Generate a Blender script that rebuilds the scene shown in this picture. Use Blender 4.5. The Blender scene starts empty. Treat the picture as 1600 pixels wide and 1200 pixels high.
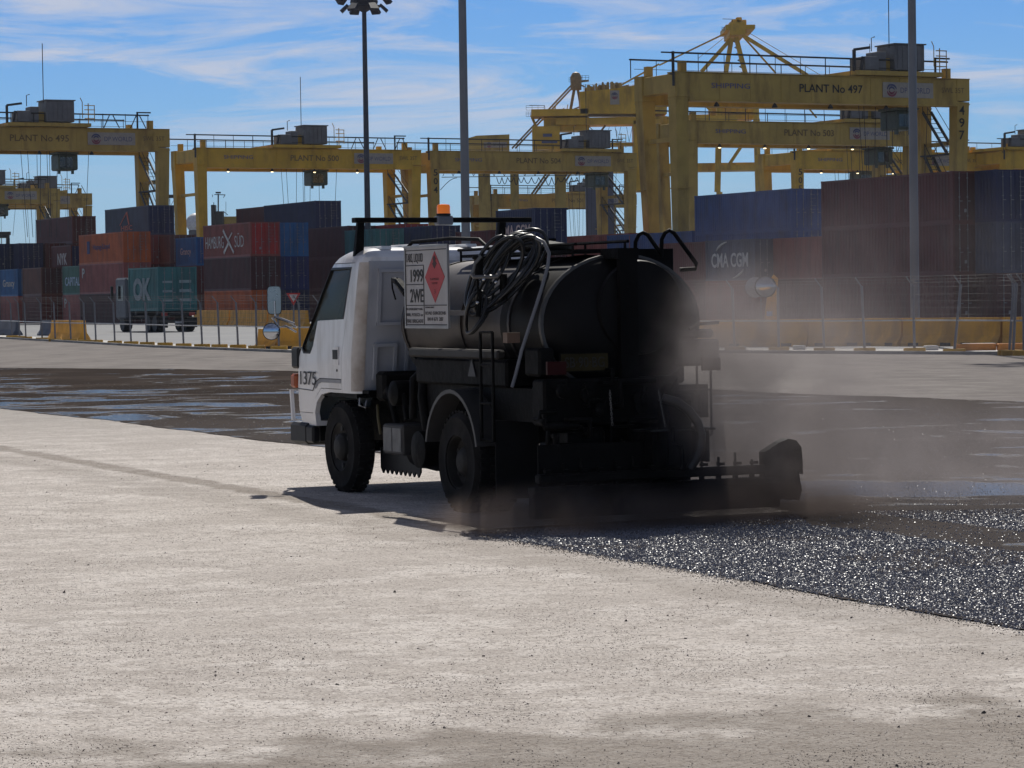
import bpy, bmesh, math, random
from mathutils import Vector, Matrix
R = math.radians
random.seed(7)
scene = bpy.context.scene
col = scene.collection

# ------------------------------------------------------------ camera
FPX, CAMH, ROLL, YH = 4300.0, 1.73, 0.015, 465.0
PITCH = math.atan((600 - YH) / FPX)
cd = bpy.data.cameras.new('camera')
cd.sensor_width = 36.0
cd.lens = FPX / 1600 * 36.0
cd.clip_start, cd.clip_end = 0.5, 6000
cam = bpy.data.objects.new('camera', cd)
col.objects.link(cam)
cam.matrix_world = Matrix.Translation((0, 0, CAMH)) @ Matrix.Rotation(R(90) - PITCH, 4, 'X') @ Matrix.Rotation(-ROLL, 4, 'Z')
scene.camera = cam
scene.render.resolution_x, scene.render.resolution_y = 1024, 768

# ------------------------------------------------------------ exposure
scene.view_settings.view_transform = 'Standard'
scene.view_settings.look = 'None'
scene.view_settings.exposure = EXPO = 0.08
scene.view_settings.gamma = 1

# ------------------------------------------------------------ sky and sun (sun ahead of the camera)
SUN_EL, SUN_AZ = R(47), R(1.0)          # azimuth from +Y towards +X
w = bpy.data.worlds.new('World'); scene.world = w; w.use_nodes = True
nt = w.node_tree; nt.nodes.clear()
def N(nt, t, **k):
    n = nt.nodes.new(t)
    for a, b in k.items():
        if a in n.inputs: n.inputs[a].default_value = b
        else: setattr(n, a, b)
    return n
out = N(nt, 'ShaderNodeOutputWorld'); bg = N(nt, 'ShaderNodeBackground'); bg.inputs['Strength'].default_value = 0.10
sky = N(nt, 'ShaderNodeTexSky', sky_type='NISHITA', sun_disc=False)
sky.sun_elevation = SUN_EL; sky.sun_rotation = SUN_AZ
sky.altitude = 0; sky.air_density = 1.0; sky.dust_density = 0.3; sky.ozone_density = 3.0
tc = N(nt, 'ShaderNodeTexCoord'); sep = N(nt, 'ShaderNodeSeparateXYZ')
nt.links.new(tc.outputs['Generated'], sep.inputs[0])
# the blue deepens with height; thin cirrus streaks are mixed over it
mr = N(nt, 'ShaderNodeMapRange'); mr.inputs['From Min'].default_value = 0.0; mr.inputs['From Max'].default_value = 1.0
nt.links.new(sep.outputs['Z'], mr.inputs['Value'])
tint = N(nt, 'ShaderNodeValToRGB')
tint.color_ramp.elements[0].color = (0.36, 0.51, 0.86, 1); tint.color_ramp.elements[1].color = (0.075, 0.11, 0.19, 1)
for p_, c_ in ((0.05, (0.31, 0.49, 0.79, 1)), (0.11, (0.24, 0.44, 0.77, 1)), (0.25, (0.085, 0.13, 0.23, 1))):  # upper stops, out of view, dimmed to weaken the fill light
    e = tint.color_ramp.elements.new(p_); e.color = c_
nt.links.new(mr.outputs['Result'], tint.inputs['Fac'])
mul = N(nt, 'ShaderNodeMix', data_type='RGBA', blend_type='MULTIPLY'); mul.inputs[0].default_value = 1.0
nt.links.new(sky.outputs['Color'], mul.inputs[6]); nt.links.new(tint.outputs['Color'], mul.inputs[7])
mp = N(nt, 'ShaderNodeMapping'); mp.inputs['Scale'].default_value = (7.0, 1.0, 52.0); mp.inputs['Rotation'].default_value = (0, R(2.5), 0)
mp.inputs['Location'].default_value = (3.2, 0, 0.4)
nt.links.new(tc.outputs['Generated'], mp.inputs['Vector'])
n1 = N(nt, 'ShaderNodeTexNoise', Scale=1.1, Detail=10.0, Roughness=0.66, Distortion=1.1); nt.links.new(mp.outputs[0], n1.inputs['Vector'])
cr = N(nt, 'ShaderNodeValToRGB'); cr.color_ramp.elements[0].position = 0.46; cr.color_ramp.elements[1].position = 0.64
nt.links.new(n1.outputs['Fac'], cr.inputs['Fac'])
hz = N(nt, 'ShaderNodeMapRange'); hz.inputs['From Min'].default_value = 0.035; hz.inputs['From Max'].default_value = 0.075
nt.links.new(sep.outputs['Z'], hz.inputs['Value'])
cm = N(nt, 'ShaderNodeMath', operation='MULTIPLY'); nt.links.new(cr.outputs['Color'], cm.inputs[0]); nt.links.new(hz.outputs['Result'], cm.inputs[1])
cm2 = N(nt, 'ShaderNodeMath', operation='MULTIPLY'); nt.links.new(cm.outputs[0], cm2.inputs[0]); cm2.inputs[1].default_value = 0.85
mixc = N(nt, 'ShaderNodeMix', data_type='RGBA'); nt.links.new(cm2.outputs[0], mixc.inputs[0])
nt.links.new(mul.outputs[2], mixc.inputs[6]); mixc.inputs[7].default_value = (5.2, 5.5, 6.5, 1)
nt.links.new(mixc.outputs[2], bg.inputs['Color']); nt.links.new(bg.outputs[0], out.inputs['Surface'])
sl = bpy.data.lights.new('sun', 'SUN'); sl.energy = 4.2; sl.angle = R(0.53); sl.color = (1.0, 0.96, 0.88)
so = bpy.data.objects.new('sun', sl); col.objects.link(so)
sd = Vector((math.sin(SUN_AZ) * math.cos(SUN_EL), math.cos(SUN_AZ) * math.cos(SUN_EL), math.sin(SUN_EL)))
so.rotation_euler = sd.to_track_quat('Z', 'Y').to_euler(); so.location = (0, 0, 80)

# ------------------------------------------------------------ photo pixel -> ray helpers (to place things at their true distance)
def ray(x, y):
    u, v = x - 800, y - 600
    c, s = math.cos(ROLL), math.sin(ROLL)
    u2 = u * c - v * s; v2 = v * c + u * s
    return (u2, FPX * math.cos(PITCH) - v2 * math.sin(PITCH), -(FPX * math.sin(PITCH) + v2 * math.cos(PITCH)))
def P(x, y, d):
    a = ray(x, y); k = d / a[1]; return Vector((a[0] * k, d, CAMH + a[2] * k))
def G(x, y, z=0.0):
    a = ray(x, y); k = (z - CAMH) / a[2]; return Vector((a[0] * k, a[1] * k, z))
def GX(x, d):
    a = ray(x, 470); return a[0] / a[1] * d

# ------------------------------------------------------------ materials
MATS = {}
def mat(name, c, rough=0.6, metal=0.0, var=0.25, scale=3.0, c2=None, bump=0.0, bscale=40.0, spec=0.5, coat=0.0, stain=None, sscale=1.0, samt=0.5, emit=None, estr=0.0):
    if name in MATS: return MATS[name]
    m = bpy.data.materials.new(name); m.use_nodes = True; nt = m.node_tree
    b = nt.nodes['Principled BSDF']; L = nt.links.new
    tcn = N(nt, 'ShaderNodeTexCoord')
    if c2 is None: c2 = tuple(max(0, x * (1 - var)) for x in c)
    n = N(nt, 'ShaderNodeTexNoise', Scale=scale, Detail=6.0, Roughness=0.6); L(tcn.outputs['Object'], n.inputs['Vector'])
    r = N(nt, 'ShaderNodeValToRGB'); r.color_ramp.elements[0].position = 0.35; r.color_ramp.elements[1].position = 0.65
    r.color_ramp.elements[0].color = (*c2, 1); r.color_ramp.elements[1].color = (*c, 1)
    L(n.outputs['Fac'], r.inputs['Fac']); src = r.outputs['Color']
    if stain:
        mp = N(nt, 'ShaderNodeMapping'); mp.inputs['Scale'].default_value = (sscale, sscale, sscale * 0.22)
        L(tcn.outputs['Object'], mp.inputs['Vector'])
        n2 = N(nt, 'ShaderNodeTexNoise', Scale=1.0, Detail=8.0, Roughness=0.65); L(mp.outputs[0], n2.inputs['Vector'])
        r2 = N(nt, 'ShaderNodeValToRGB'); r2.color_ramp.elements[0].position = 0.5; r2.color_ramp.elements[1].position = 0.72
        r2.color_ramp.elements[1].color = (samt, samt, samt, 1)
        L(n2.outputs['Fac'], r2.inputs['Fac'])
        mx = N(nt, 'ShaderNodeMix', data_type='RGBA'); L(r2.outputs['Color'], mx.inputs[0]); L(src, mx.inputs[6]); mx.inputs[7].default_value = (*stain, 1)
        src = mx.outputs[2]
    L(src, b.inputs['Base Color'])
    rr = N(nt, 'ShaderNodeMapRange'); rr.inputs['To Min'].default_value = min(1, rough * 1.2); rr.inputs['To Max'].default_value = rough * 0.8
    L(n.outputs['Fac'], rr.inputs['Value']); L(rr.outputs['Result'], b.inputs['Roughness'])
    b.inputs['Metallic'].default_value = metal; b.inputs['Specular IOR Level'].default_value = spec
    b.inputs['Coat Weight'].default_value = coat
    if bump:
        nb = N(nt, 'ShaderNodeTexNoise', Scale=bscale, Detail=4.0); L(tcn.outputs['Object'], nb.inputs['Vector'])
        bp = N(nt, 'ShaderNodeBump', Strength=bump, Distance=0.02); L(nb.outputs['Fac'], bp.inputs['Height']); L(bp.outputs[0], b.inputs['Normal'])
    if emit:
        b.inputs['Emission Color'].default_value = (*emit, 1); b.inputs['Emission Strength'].default_value = estr
    MATS[name] = m; return m

# ------------------------------------------------------------ mesh builder
class MB:
    def __init__(s): s.v = []; s.f = []; s.xf = None
    def _add(s, vs, fs):
        o = len(s.v)
        s.v += [tuple(s.xf @ Vector(v)) if s.xf else tuple(v) for v in vs]; s.f += [[i + o for i in f] for f in fs]
        return s
    def box(s, x0, x1, y0, y1, z0, z1):
        return s._add([(x0,y0,z0),(x1,y0,z0),(x1,y1,z0),(x0,y1,z0),(x0,y0,z1),(x1,y0,z1),(x1,y1,z1),(x0,y1,z1)],
                      [(0,3,2,1),(4,5,6,7),(0,1,5,4),(1,2,6,5),(2,3,7,6),(3,0,4,7)])
    def cbox(s, x, y, z, a, b, c): return s.box(x-a/2, x+a/2, y-b/2, y+b/2, z-c/2, z+c/2)
    def bbox(s, x0, x1, y0, y1, z0, z1, r=0.02):       # box with chamfered edges
        vs = []; fs = []
        zs = [(z0, r), (z0 + r, 0), (z1 - r, 0), (z1, r)]
        for z, q in zs:
            for (x, y) in ((x0+r+q*0, y0+q), (x1-r, y0+q), (x1-q, y0+r), (x1-q, y1-r), (x1-r, y1-q), (x0+r, y1-q), (x0+q, y1-r), (x0+q, y0+r)):
                vs.append((x, y, z))
        for k in range(3):
            for i in range(8):
                j = (i + 1) % 8; fs.append((k*8+i, k*8+j, k*8+8+j, k*8+8+i))
        fs.append(tuple(range(7, -1, -1))); fs.append(tuple(range(24, 32)))
        return s._add(vs, fs)
    def beam(s, p, q, w, h, w2=None, h2=None, up=(0,0,1)):
        p, q = Vector(p), Vector(q); d = (q - p).normalized(); u = Vector(up)
        if abs(d.dot(u)) > 0.95: u = Vector((0, 1, 0))
        a = d.cross(u).normalized(); b = a.cross(d).normalized()
        w2 = w if w2 is None else w2; h2 = h if h2 is None else h2
        vs = []
        for c, ww, hh in ((p, w, h), (q, w2, h2)):
            for i, j in ((-1,-1),(1,-1),(1,1),(-1,1)): vs.append(c + a*i*ww/2 + b*j*hh/2)
        return s._add(vs, [(0,1,2,3),(7,6,5,4),(0,4,5,1),(1,5,6,2),(2,6,7,3),(3,7,4,0)])
    def tube(s, pts, r, n=8, close=False):
        pts = [Vector(p) for p in pts]; rs = r if isinstance(r, (list, tuple)) else [r] * len(pts)
        vs = []; fs = []; prev = None; m = len(pts)
        for i, p in enumerate(pts):
            if close: d = pts[(i+1) % m] - pts[i-1]
            else: d = pts[min(i+1, m-1)] - pts[max(i-1, 0)]
            if d.length < 1e-9: d = Vector((0,0,1))
            d.normalize()
            if prev is None:
                u = Vector((0,0,1)) if abs(d.z) < 0.9 else Vector((1,0,0)); a = d.cross(u).normalized()
            else: a = (prev - d * prev.dot(d)).normalized()
            prev = a; b = d.cross(a)
            for k in range(n):
                t = 2 * math.pi * k / n; vs.append(p + (a * math.cos(t) + b * math.sin(t)) * rs[i])
        for i in range(m if close else m - 1):
            for k in range(n):
                k2 = (k + 1) % n; i2 = (i + 1) % m
                fs.append((i*n+k, i*n+k2, i2*n+k2, i2*n+k))
        if not close: fs.append(tuple(range(n-1, -1, -1))); fs.append(tuple((m-1)*n + k for k in range(n)))
        return s._add(vs, fs)
    def lathe(s, prof, c, axis='Z', n=24, sx=1.0, sy=1.0, caps=True):   # prof: (radius, along)
        vs = []; fs = []; c = Vector(c)
        for r, t in prof:
            for k in range(n):
                a = 2 * math.pi * k / n; u, v = r * math.cos(a) * sx, r * math.sin(a) * sy
                vs.append(c + (Vector((u, v, t)) if axis == 'Z' else Vector((u, t, v)) if axis == 'Y' else Vector((t, u, v))))
        m = len(prof)
        for i in range(m - 1):
            for k in range(n):
                k2 = (k + 1) % n; fs.append((i*n+k, i*n+k2, (i+1)*n+k2, (i+1)*n+k))
        if caps: fs.append(tuple(range(n-1, -1, -1))); fs.append(tuple((m-1)*n + k for k in range(n)))
        return s._add(vs, fs)
    def prism(s, poly, a, b, axis='X'):                # polygon extruded along an axis
        def pt(p, t): return (t, p[0], p[1]) if axis == 'X' else (p[0], t, p[1]) if axis == 'Y' else (p[0], p[1], t)
        n = len(poly); vs = [pt(p, a) for p in poly] + [pt(p, b) for p in poly]
        fs = [tuple(range(n-1, -1, -1)), tuple(range(n, 2*n))] + [(i, (i+1) % n, n + (i+1) % n, n + i) for i in range(n)]
        return s._add(vs, fs)
    def mesh(s, name, smooth=None):
        me = bpy.data.meshes.new(name); me.from_pydata(s.v, [], s.f); me.validate(); me.update()
        bm = bmesh.new(); bm.from_mesh(me); bmesh.ops.recalc_face_normals(bm, faces=bm.faces); bm.to_mesh(me); bm.free()
        if smooth:
            me.shade_smooth(); me.set_sharp_from_angle(angle=R(smooth))
        return me
    def build(s, name, m, parent=None, smooth=None, label=None):
        return link(name, s.mesh(name, smooth), m, parent, label)
def link(name, me, m, parent=None, label=None, loc=None, rot=None):
    o = bpy.data.objects.new(name, me); col.objects.link(o)
    if len(me.materials) == 0: me.materials.append(m)
    elif me.materials[0] != m:
        o.material_slots[0].link = 'OBJECT'; o.material_slots[0].material = m
    if parent: o.parent = parent
    if loc: o.location = loc
    if rot: o.rotation_euler = rot
    if label: o['label'] = label
    return o
def thing(name, label, cat, loc=(0,0,0), rz=0.0, group=None):
    o = bpy.data.objects.new(name, None); col.objects.link(o); o.empty_display_size = 0.3
    o.location = loc; o.rotation_euler = (0, 0, rz); o['label'] = label; o['category'] = cat
    if group: o['group'] = group
    return o
def tag(o, label, cat, group=None):
    o['label'] = label; o['category'] = cat
    if group: o['group'] = group
    return o
def struct(o): o['kind'] = 'structure'; return o
def stuff(o): o['kind'] = 'stuff'; return o
def copy_tree(o, parent=None):
    c = o.copy(); col.objects.link(c)
    if parent: c.parent = parent
    for ch in list(o.children): copy_tree(ch, c)
    return c
TXT = {}
def lettering(s, m, parent, loc, rot, size=None, width=None, height=None, bold=0.0, name='lettering', extr=0.004, spacing=1.0):
    """text as a thin mesh; width/height fit it to a box whose lower-left corner is loc"""
    key = (s, bold, spacing)
    if key not in TXT:
        cu = bpy.data.curves.new('t', 'FONT'); cu.body = s; cu.size = 1.0; cu.offset = bold; cu.extrude = 0.5; cu.resolution_u = 3; cu.space_character = spacing
        ob = bpy.data.objects.new('t', cu); col.objects.link(ob)
        bpy.context.view_layer.update()
        me = bpy.data.meshes.new_from_object(ob.evaluated_get(bpy.context.evaluated_depsgraph_get()))
        bpy.data.objects.remove(ob); bpy.data.curves.remove(cu)
        xs = [v.co.x for v in me.vertices]; ys = [v.co.y for v in me.vertices]
        TXT[key] = (me, min(xs), max(xs), min(ys), max(ys))
    me, x0, x1, y0, y1 = TXT[key]
    me = me.copy(); sx = (width / (x1 - x0)) if width else (size or 1); sy = (height / (y1 - y0)) if height else (size or sx)
    for v in me.vertices: v.co = Vector(((v.co.x - x0) * sx, (v.co.y - y0) * sy, (v.co.z + 0.5) * extr))
    me.materials.clear(); me.name = name
    return link(name, me, m, parent, None, loc, rot)
SIDE = (R(90), 0, R(-90)); END = (R(90), 0, 0)
YAW = R(26.5)                      # the whole yard is laid out on this bearing
EX, EY = Vector((math.cos(YAW), math.sin(YAW), 0)), Vector((-math.sin(YAW), math.cos(YAW), 0))
TYAW = R(25.0); TO = Vector((0.418, 22.49, 0))        # truck origin and heading
TX, TY = Vector((math.cos(TYAW), math.sin(TYAW), 0)), Vector((-math.sin(TYAW), math.cos(TYAW), 0))
def TL(x, y, z=0.0): return TO + TX * x + TY * y + Vector((0, 0, z))
# ============================================================ GROUND
def gmat(name, cols, bumps, rough=0.9, spec=0.35, extra=None):
    """cols: list of (noise scale, lo, hi, color) layered; bumps: list of (scale, strength, distance)"""
    m = bpy.data.materials.new(name); m.use_nodes = True; nt = m.node_tree; b = nt.nodes['Principled BSDF']; L = nt.links.new
    g = N(nt, 'ShaderNodeNewGeometry'); src = None
    for (sc, lo, hi, c) in cols:
        if src is None:
            rgb = N(nt, 'ShaderNodeRGB'); rgb.outputs[0].default_value = (*c, 1); src = rgb.outputs[0]; continue
        vsc = sc if isinstance(sc, tuple) else (sc, sc, sc)
        mp = N(nt, 'ShaderNodeMapping'); mp.inputs['Scale'].default_value = vsc; mp.inputs['Rotation'].default_value = (0, 0, -TYAW); L(g.outputs['Position'], mp.inputs['Vector'])
        n = N(nt, 'ShaderNodeTexNoise', Scale=1.0, Detail=5.0, Roughness=0.6); L(mp.outputs[0], n.inputs['Vector'])
        r = N(nt, 'ShaderNodeMapRange'); r.inputs['From Min'].default_value = lo; r.inputs['From Max'].default_value = hi; L(n.outputs['Fac'], r.inputs['Value'])
        mx = N(nt, 'ShaderNodeMix', data_type='RGBA'); L(r.outputs['Result'], mx.inputs[0]); L(src, mx.inputs[6]); mx.inputs[7].default_value = (*c, 1); src = mx.outputs[2]
    if extra: src = extra(nt, g, src)
    L(src, b.inputs['Base Color']); b.inputs['Roughness'].default_value = rough; b.inputs['Specular IOR Level'].default_value = spec
    prev = None
    for (sc, st, di) in bumps:
        n = N(nt, 'ShaderNodeTexNoise', Scale=sc, Detail=4.0, Roughness=0.6); L(g.outputs['Position'], n.inputs['Vector'])
        bp = N(nt, 'ShaderNodeBump', Strength=st, Distance=di); L(n.outputs['Fac'], bp.inputs['Height'])
        if prev: L(prev, bp.inputs['Normal'])
        prev = bp.outputs[0]
    L(prev, b.inputs['Normal']); return m
def smooth_mask(nt, val, a, b_):
    r = N(nt, 'ShaderNodeMapRange', interpolation_type='SMOOTHSTEP'); r.inputs['From Min'].default_value = a; r.inputs['From Max'].default_value = b_
    nt.links.new(val, r.inputs['Value']); return r.outputs['Result']
def lin(nt, g, ax, ay, k, nz=0.0, nsc=1.0):
    """ax*x + ay*y + k (+ noise) on the ground"""
    L = nt.links.new; d = N(nt, 'ShaderNodeVectorMath', operation='DOT_PRODUCT'); L(g.outputs['Position'], d.inputs[0]); d.inputs[1].default_value = (ax, ay, 0)
    a = N(nt, 'ShaderNodeMath', operation='ADD'); L(d.outputs['Value'], a.inputs[0]); a.inputs[1].default_value = k; v = a.outputs[0]
    if nz:
        n = N(nt, 'ShaderNodeTexNoise', Scale=nsc, Detail=5.0); L(g.outputs['Position'], n.inputs['Vector'])
        m = N(nt, 'ShaderNodeMath', operation='MULTIPLY_ADD'); L(n.outputs['Fac'], m.inputs[0]); m.inputs[1].default_value = nz; L(v, m.inputs[2]); v = m.outputs[0]
    return v
def mixto(nt, mask, src, c, amt=1.0):
    L = nt.links.new; mm = N(nt, 'ShaderNodeMath', operation='MULTIPLY'); L(mask, mm.inputs[0]); mm.inputs[1].default_value = amt
    mx = N(nt, 'ShaderNodeMix', data_type='RGBA'); L(mm.outputs[0], mx.inputs[0]); L(src, mx.inputs[6]); mx.inputs[7].default_value = (*c, 1); return mx.outputs[2]
def band(nt, v, a, b_, s):
    L = nt.links.new; m = N(nt, 'ShaderNodeMath', operation='MULTIPLY'); L(smooth_mask(nt, v, a, a + s), m.inputs[0]); L(smooth_mask(nt, v, b_ + s, b_), m.inputs[1]); return m.outputs[0]
cy, sy_ = math.cos(TYAW), math.sin(TYAW)
kx = -(TO.x * cy + TO.y * sy_)             # local-x of the truck frame = cy*x + sy*y + kx
def pale_extra(nt, g, src):
    xl = lin(nt, g, cy, sy_, kx, 1.1, 1.6)
    src = mixto(nt, band(nt, xl, -1.95, -1.35, 0.35), src, (0.26, 0.225, 0.195), 0.30)      # scuffed wheel track beside the truck
    xe = lin(nt, g, cy, sy_, kx, 0.35, 2.5)
    src = mixto(nt, band(nt, xe, -1.50, -1.2, 0.12), src, (0.13, 0.10, 0.07), 0.5)        # oil-stained lip of the sprayed strip
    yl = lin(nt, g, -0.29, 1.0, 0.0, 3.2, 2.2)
    src = mixto(nt, smooth_mask(nt, yl, 12.9, 12.0), src, (0.20, 0.168, 0.138), 0.66)     # darker brown corner nearest the camera
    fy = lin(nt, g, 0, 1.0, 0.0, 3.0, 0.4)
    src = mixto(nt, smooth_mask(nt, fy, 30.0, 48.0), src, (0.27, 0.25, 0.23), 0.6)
    return src
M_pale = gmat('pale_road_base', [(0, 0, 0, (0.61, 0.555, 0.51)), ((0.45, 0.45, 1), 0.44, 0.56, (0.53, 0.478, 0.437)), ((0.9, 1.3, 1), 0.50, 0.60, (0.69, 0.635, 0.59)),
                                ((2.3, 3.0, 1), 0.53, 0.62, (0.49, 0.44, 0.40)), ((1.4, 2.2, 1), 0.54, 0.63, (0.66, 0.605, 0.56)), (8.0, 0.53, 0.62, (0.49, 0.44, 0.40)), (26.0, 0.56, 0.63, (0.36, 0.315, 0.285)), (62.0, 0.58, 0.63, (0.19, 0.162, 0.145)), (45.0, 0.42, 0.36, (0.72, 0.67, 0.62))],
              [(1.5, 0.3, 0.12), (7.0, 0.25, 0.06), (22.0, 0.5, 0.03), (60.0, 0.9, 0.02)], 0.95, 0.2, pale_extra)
M_yard = gmat('yard_asphalt', [(0, 0, 0, (0.10, 0.105, 0.12)), (0.08, 0.4, 0.6, (0.13, 0.132, 0.14)), (0.8, 0.45, 0.7, (0.075, 0.08, 0.09))], [(6.0, 0.3, 0.02)], 0.75, 0.4)
M_should = gmat('compacted_shoulder', [(0, 0, 0, (0.17, 0.15, 0.14)), ((0.5, 0.08, 1), 0.42, 0.62, (0.12, 0.105, 0.098)), (0.9, 0.45, 0.65, (0.205, 0.185, 0.17)), (6.0, 0.55, 0.7, (0.12, 0.105, 0.09))],
                [(1.2, 0.3, 0.05), (14.0, 0.4, 0.02)], 0.95, 0.2)
M_path = gmat('pale_concrete_path', [(0, 0, 0, (0.55, 0.53, 0.50)), (0.6, 0.45, 0.62, (0.42, 0.40, 0.37)), (3.0, 0.55, 0.7, (0.30, 0.28, 0.25))], [(6.0, 0.3, 0.02)], 0.9, 0.2)
# wet bitumen: black binder with smooth pools between rough stony patches
def wet_mat():
    m = bpy.data.materials.new('wet_bitumen'); m.use_nodes = True; nt = m.node_tree; b = nt.nodes['Principled BSDF']; L = nt.links.new
    g = N(nt, 'ShaderNodeNewGeometry')
    mp = N(nt, 'ShaderNodeMapping'); mp.inputs['Rotation'].default_value = (0, 0, -R(8)); mp.inputs['Scale'].default_value = (0.45, 0.62, 1); mp.inputs['Location'].default_value = (0.3, 1.1, 0); L(g.outputs['Position'], mp.inputs['Vector'])
    n = N(nt, 'ShaderNodeTexNoise', Scale=0.8, Detail=7.0, Roughness=0.66, Distortion=0.8); L(mp.outputs[0], n.inputs['Vector'])
    xl = lin(nt, g, cy, sy_, kx); bb = N(nt, 'ShaderNodeMath', operation='MULTIPLY_ADD'); L(band(nt, xl, 0.7, 5.5, 1.2), bb.inputs[0]); bb.inputs[1].default_value = 0.06; L(n.outputs['Fac'], bb.inputs[2])
    pool = smooth_mask(nt, bb.outputs[0], 0.56, 0.615)
    inv = N(nt, 'ShaderNodeMath', operation='SUBTRACT'); inv.inputs[0].default_value = 1.0; L(pool, inv.inputs[1])
    c = N(nt, 'ShaderNodeMix', data_type='RGBA'); L(pool, c.inputs[0]); c.inputs[6].default_value = (0.032, 0.024, 0.020, 1); c.inputs[7].default_value = (0.012, 0.011, 0.011, 1)
    n3 = N(nt, 'ShaderNodeTexNoise', Scale=0.35, Detail=6.0); L(g.outputs['Position'], n3.inputs['Vector'])
    c3 = mixto(nt, smooth_mask(nt, n3.outputs['Fac'], 0.45, 0.62), c.outputs[2], (0.055, 0.042, 0.035), 0.7)
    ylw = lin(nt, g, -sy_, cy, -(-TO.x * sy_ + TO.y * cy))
    c3 = mixto(nt, smooth_mask(nt, ylw, 30.0, 8.0), c3, (0.085, 0.077, 0.076), 0.55)  # grey of the drifting mist mixed into the bitumen colour here
    L(c3, b.inputs['Base Color'])
    r = N(nt, 'ShaderNodeMapRange'); r.inputs['To Min'].default_value = 0.9; r.inputs['To Max'].default_value = 0.16; L(pool, r.inputs['Value']); L(r.outputs['Result'], b.inputs['Roughness'])
    sp = N(nt, 'ShaderNodeMapRange'); sp.inputs['To Min'].default_value = 0.01; sp.inputs['To Max'].default_value = 0.17; L(pool, sp.inputs['Value']); L(sp.outputs['Result'], b.inputs['Specular IOR Level'])
    n2 = N(nt, 'ShaderNodeTexNoise', Scale=34.0, Detail=4.0); L(g.outputs['Position'], n2.inputs['Vector'])
    st = N(nt, 'ShaderNodeMapRange'); st.inputs['To Min'].default_value = 0.03; st.inputs['To Max'].default_value = 0.45; L(inv.outputs[0], st.inputs['Value'])
    bp = N(nt, 'ShaderNodeBump', Distance=0.012); L(st.outputs['Result'], bp.inputs['Strength']); L(n2.outputs['Fac'], bp.inputs['Height'])
    n4 = N(nt, 'ShaderNodeTexNoise', Scale=9.0, Detail=5.0); L(g.outputs['Position'], n4.inputs['Vector'])
    bp2 = N(nt, 'ShaderNodeBump', Strength=0.08, Distance=0.02); L(n4.outputs['Fac'], bp2.inputs['Height']); L(bp.outputs[0], bp2.inputs['Normal'])
    L(bp2.outputs[0], b.inputs['Normal']); return m
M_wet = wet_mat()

def sheet(name, pts, z, m):
    me = bpy.data.meshes.new(name); me.from_pydata([(p[0], p[1], z) for p in pts], [], [list(range(len(pts)))]); me.update()
    bm = bmesh.new(); bm.from_mesh(me)
    bmesh.ops.triangulate(bm, faces=bm.faces)
    for f in bm.faces:
        if f.normal.z < 0: f.normal_flip()
    bm.to_mesh(me); bm.free()
    return struct(link(name, me, m))
def wiggle(a, b, n, amp, seed=1):
    rnd = random.Random(seed); a, b = Vector(a), Vector(b); d = (b - a); nrm = Vector((-d.y, d.x, 0)).normalized(); ph = [rnd.uniform(0, 6.28) for _ in range(5)]
    res = []
    for i in range(n + 1):
        t = i / n; s = t * d.length
        o = sum(math.sin(s * f + ph[k]) * q for k, (f, q) in enumerate(((0.55, 0.5), (1.3, 0.3), (3.1, 0.16), (7.3, 0.10), (17., 0.06)))) * amp + rnd.uniform(-1, 1) * amp * 0.08
        res.append(a + d * t + nrm * o)
    return res
sheet('ground', [(-1500, -40), (1500, -40), (1500, 2500), (-1500, 2500)], 0.0, M_yard)
# kerb line read off the photo
KL = [G(-300, 512), G(0, 529), G(240, 543), G(460, 551.5), G(800, 553), G(1120, 552), G(1600, 555), G(1900, 556)]
near = [(-60, -20), (60, -20)]
sheet('road_base', [(p.x, p.y) for p in KL] + [(KL[-1].x + 60, KL[-1].y - 10), (60, -20), (-60, -20), (-90, KL[0].y)], 0.004, M_pale)
# shoulder between the kerb and the sprayed strip
far_edge = [G(-300, 552), G(0, 575), G(240, 577), G(460, 580), G(800, 592), G(1150, 612), G(1400, 622), G(1600, 628), G(2000, 640)]
shp = [(p.x, p.y) for p in KL] + [(p.x, p.y) for p in reversed(far_edge)]
sheet('shoulder', shp, 0.008, M_should)
# sprayed bitumen
pts = []
pts += wiggle(TL(-1.62, -1.72), TL(-1.60, -12), 160, 0.10, 3)
pts += [TL(-1.6, -30), TL(30, -30)]
pts += [v for i in range(len(far_edge) - 1, 0, -1) for v in wiggle(far_edge[i], far_edge[i-1], 24, 0.25, i)]
pts += wiggle(TL(2.0, 62), TL(1.72, 3), 260, 0.12, 9)
pts += wiggle(TL(1.72, 3), TL(1.35, -1.3), 30, 0.04, 4)
pts += wiggle(TL(1.3, -1.5), TL(-1.6, -1.6), 40, 0.03, 5)
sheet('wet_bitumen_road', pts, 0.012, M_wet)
# pale footpath behind the kerb
path = [(p.x, p.y) for p in KL] + [(p.x - 1, p.y + 9) for p in reversed(KL[4:])] + [(p.x + 1, p.y + 5.0) for p in reversed(KL[:4])]
sheet('footpath', path, 0.006, M_path)
M_kerb = mat('kerb_concrete', (0.34, 0.33, 0.31), 0.9, var=0.35, scale=1.5, bump=0.3, stain=(0.10, 0.09, 0.08), sscale=0.6)
mb = MB()
for a, b in zip(KL[:-1], KL[1:]):
    mb.beam(a + Vector((0, 0, 0.04)), b + Vector((0, 0, 0.04)), 0.16, 0.11)
struct(mb.build('kerb', M_kerb))

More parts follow.
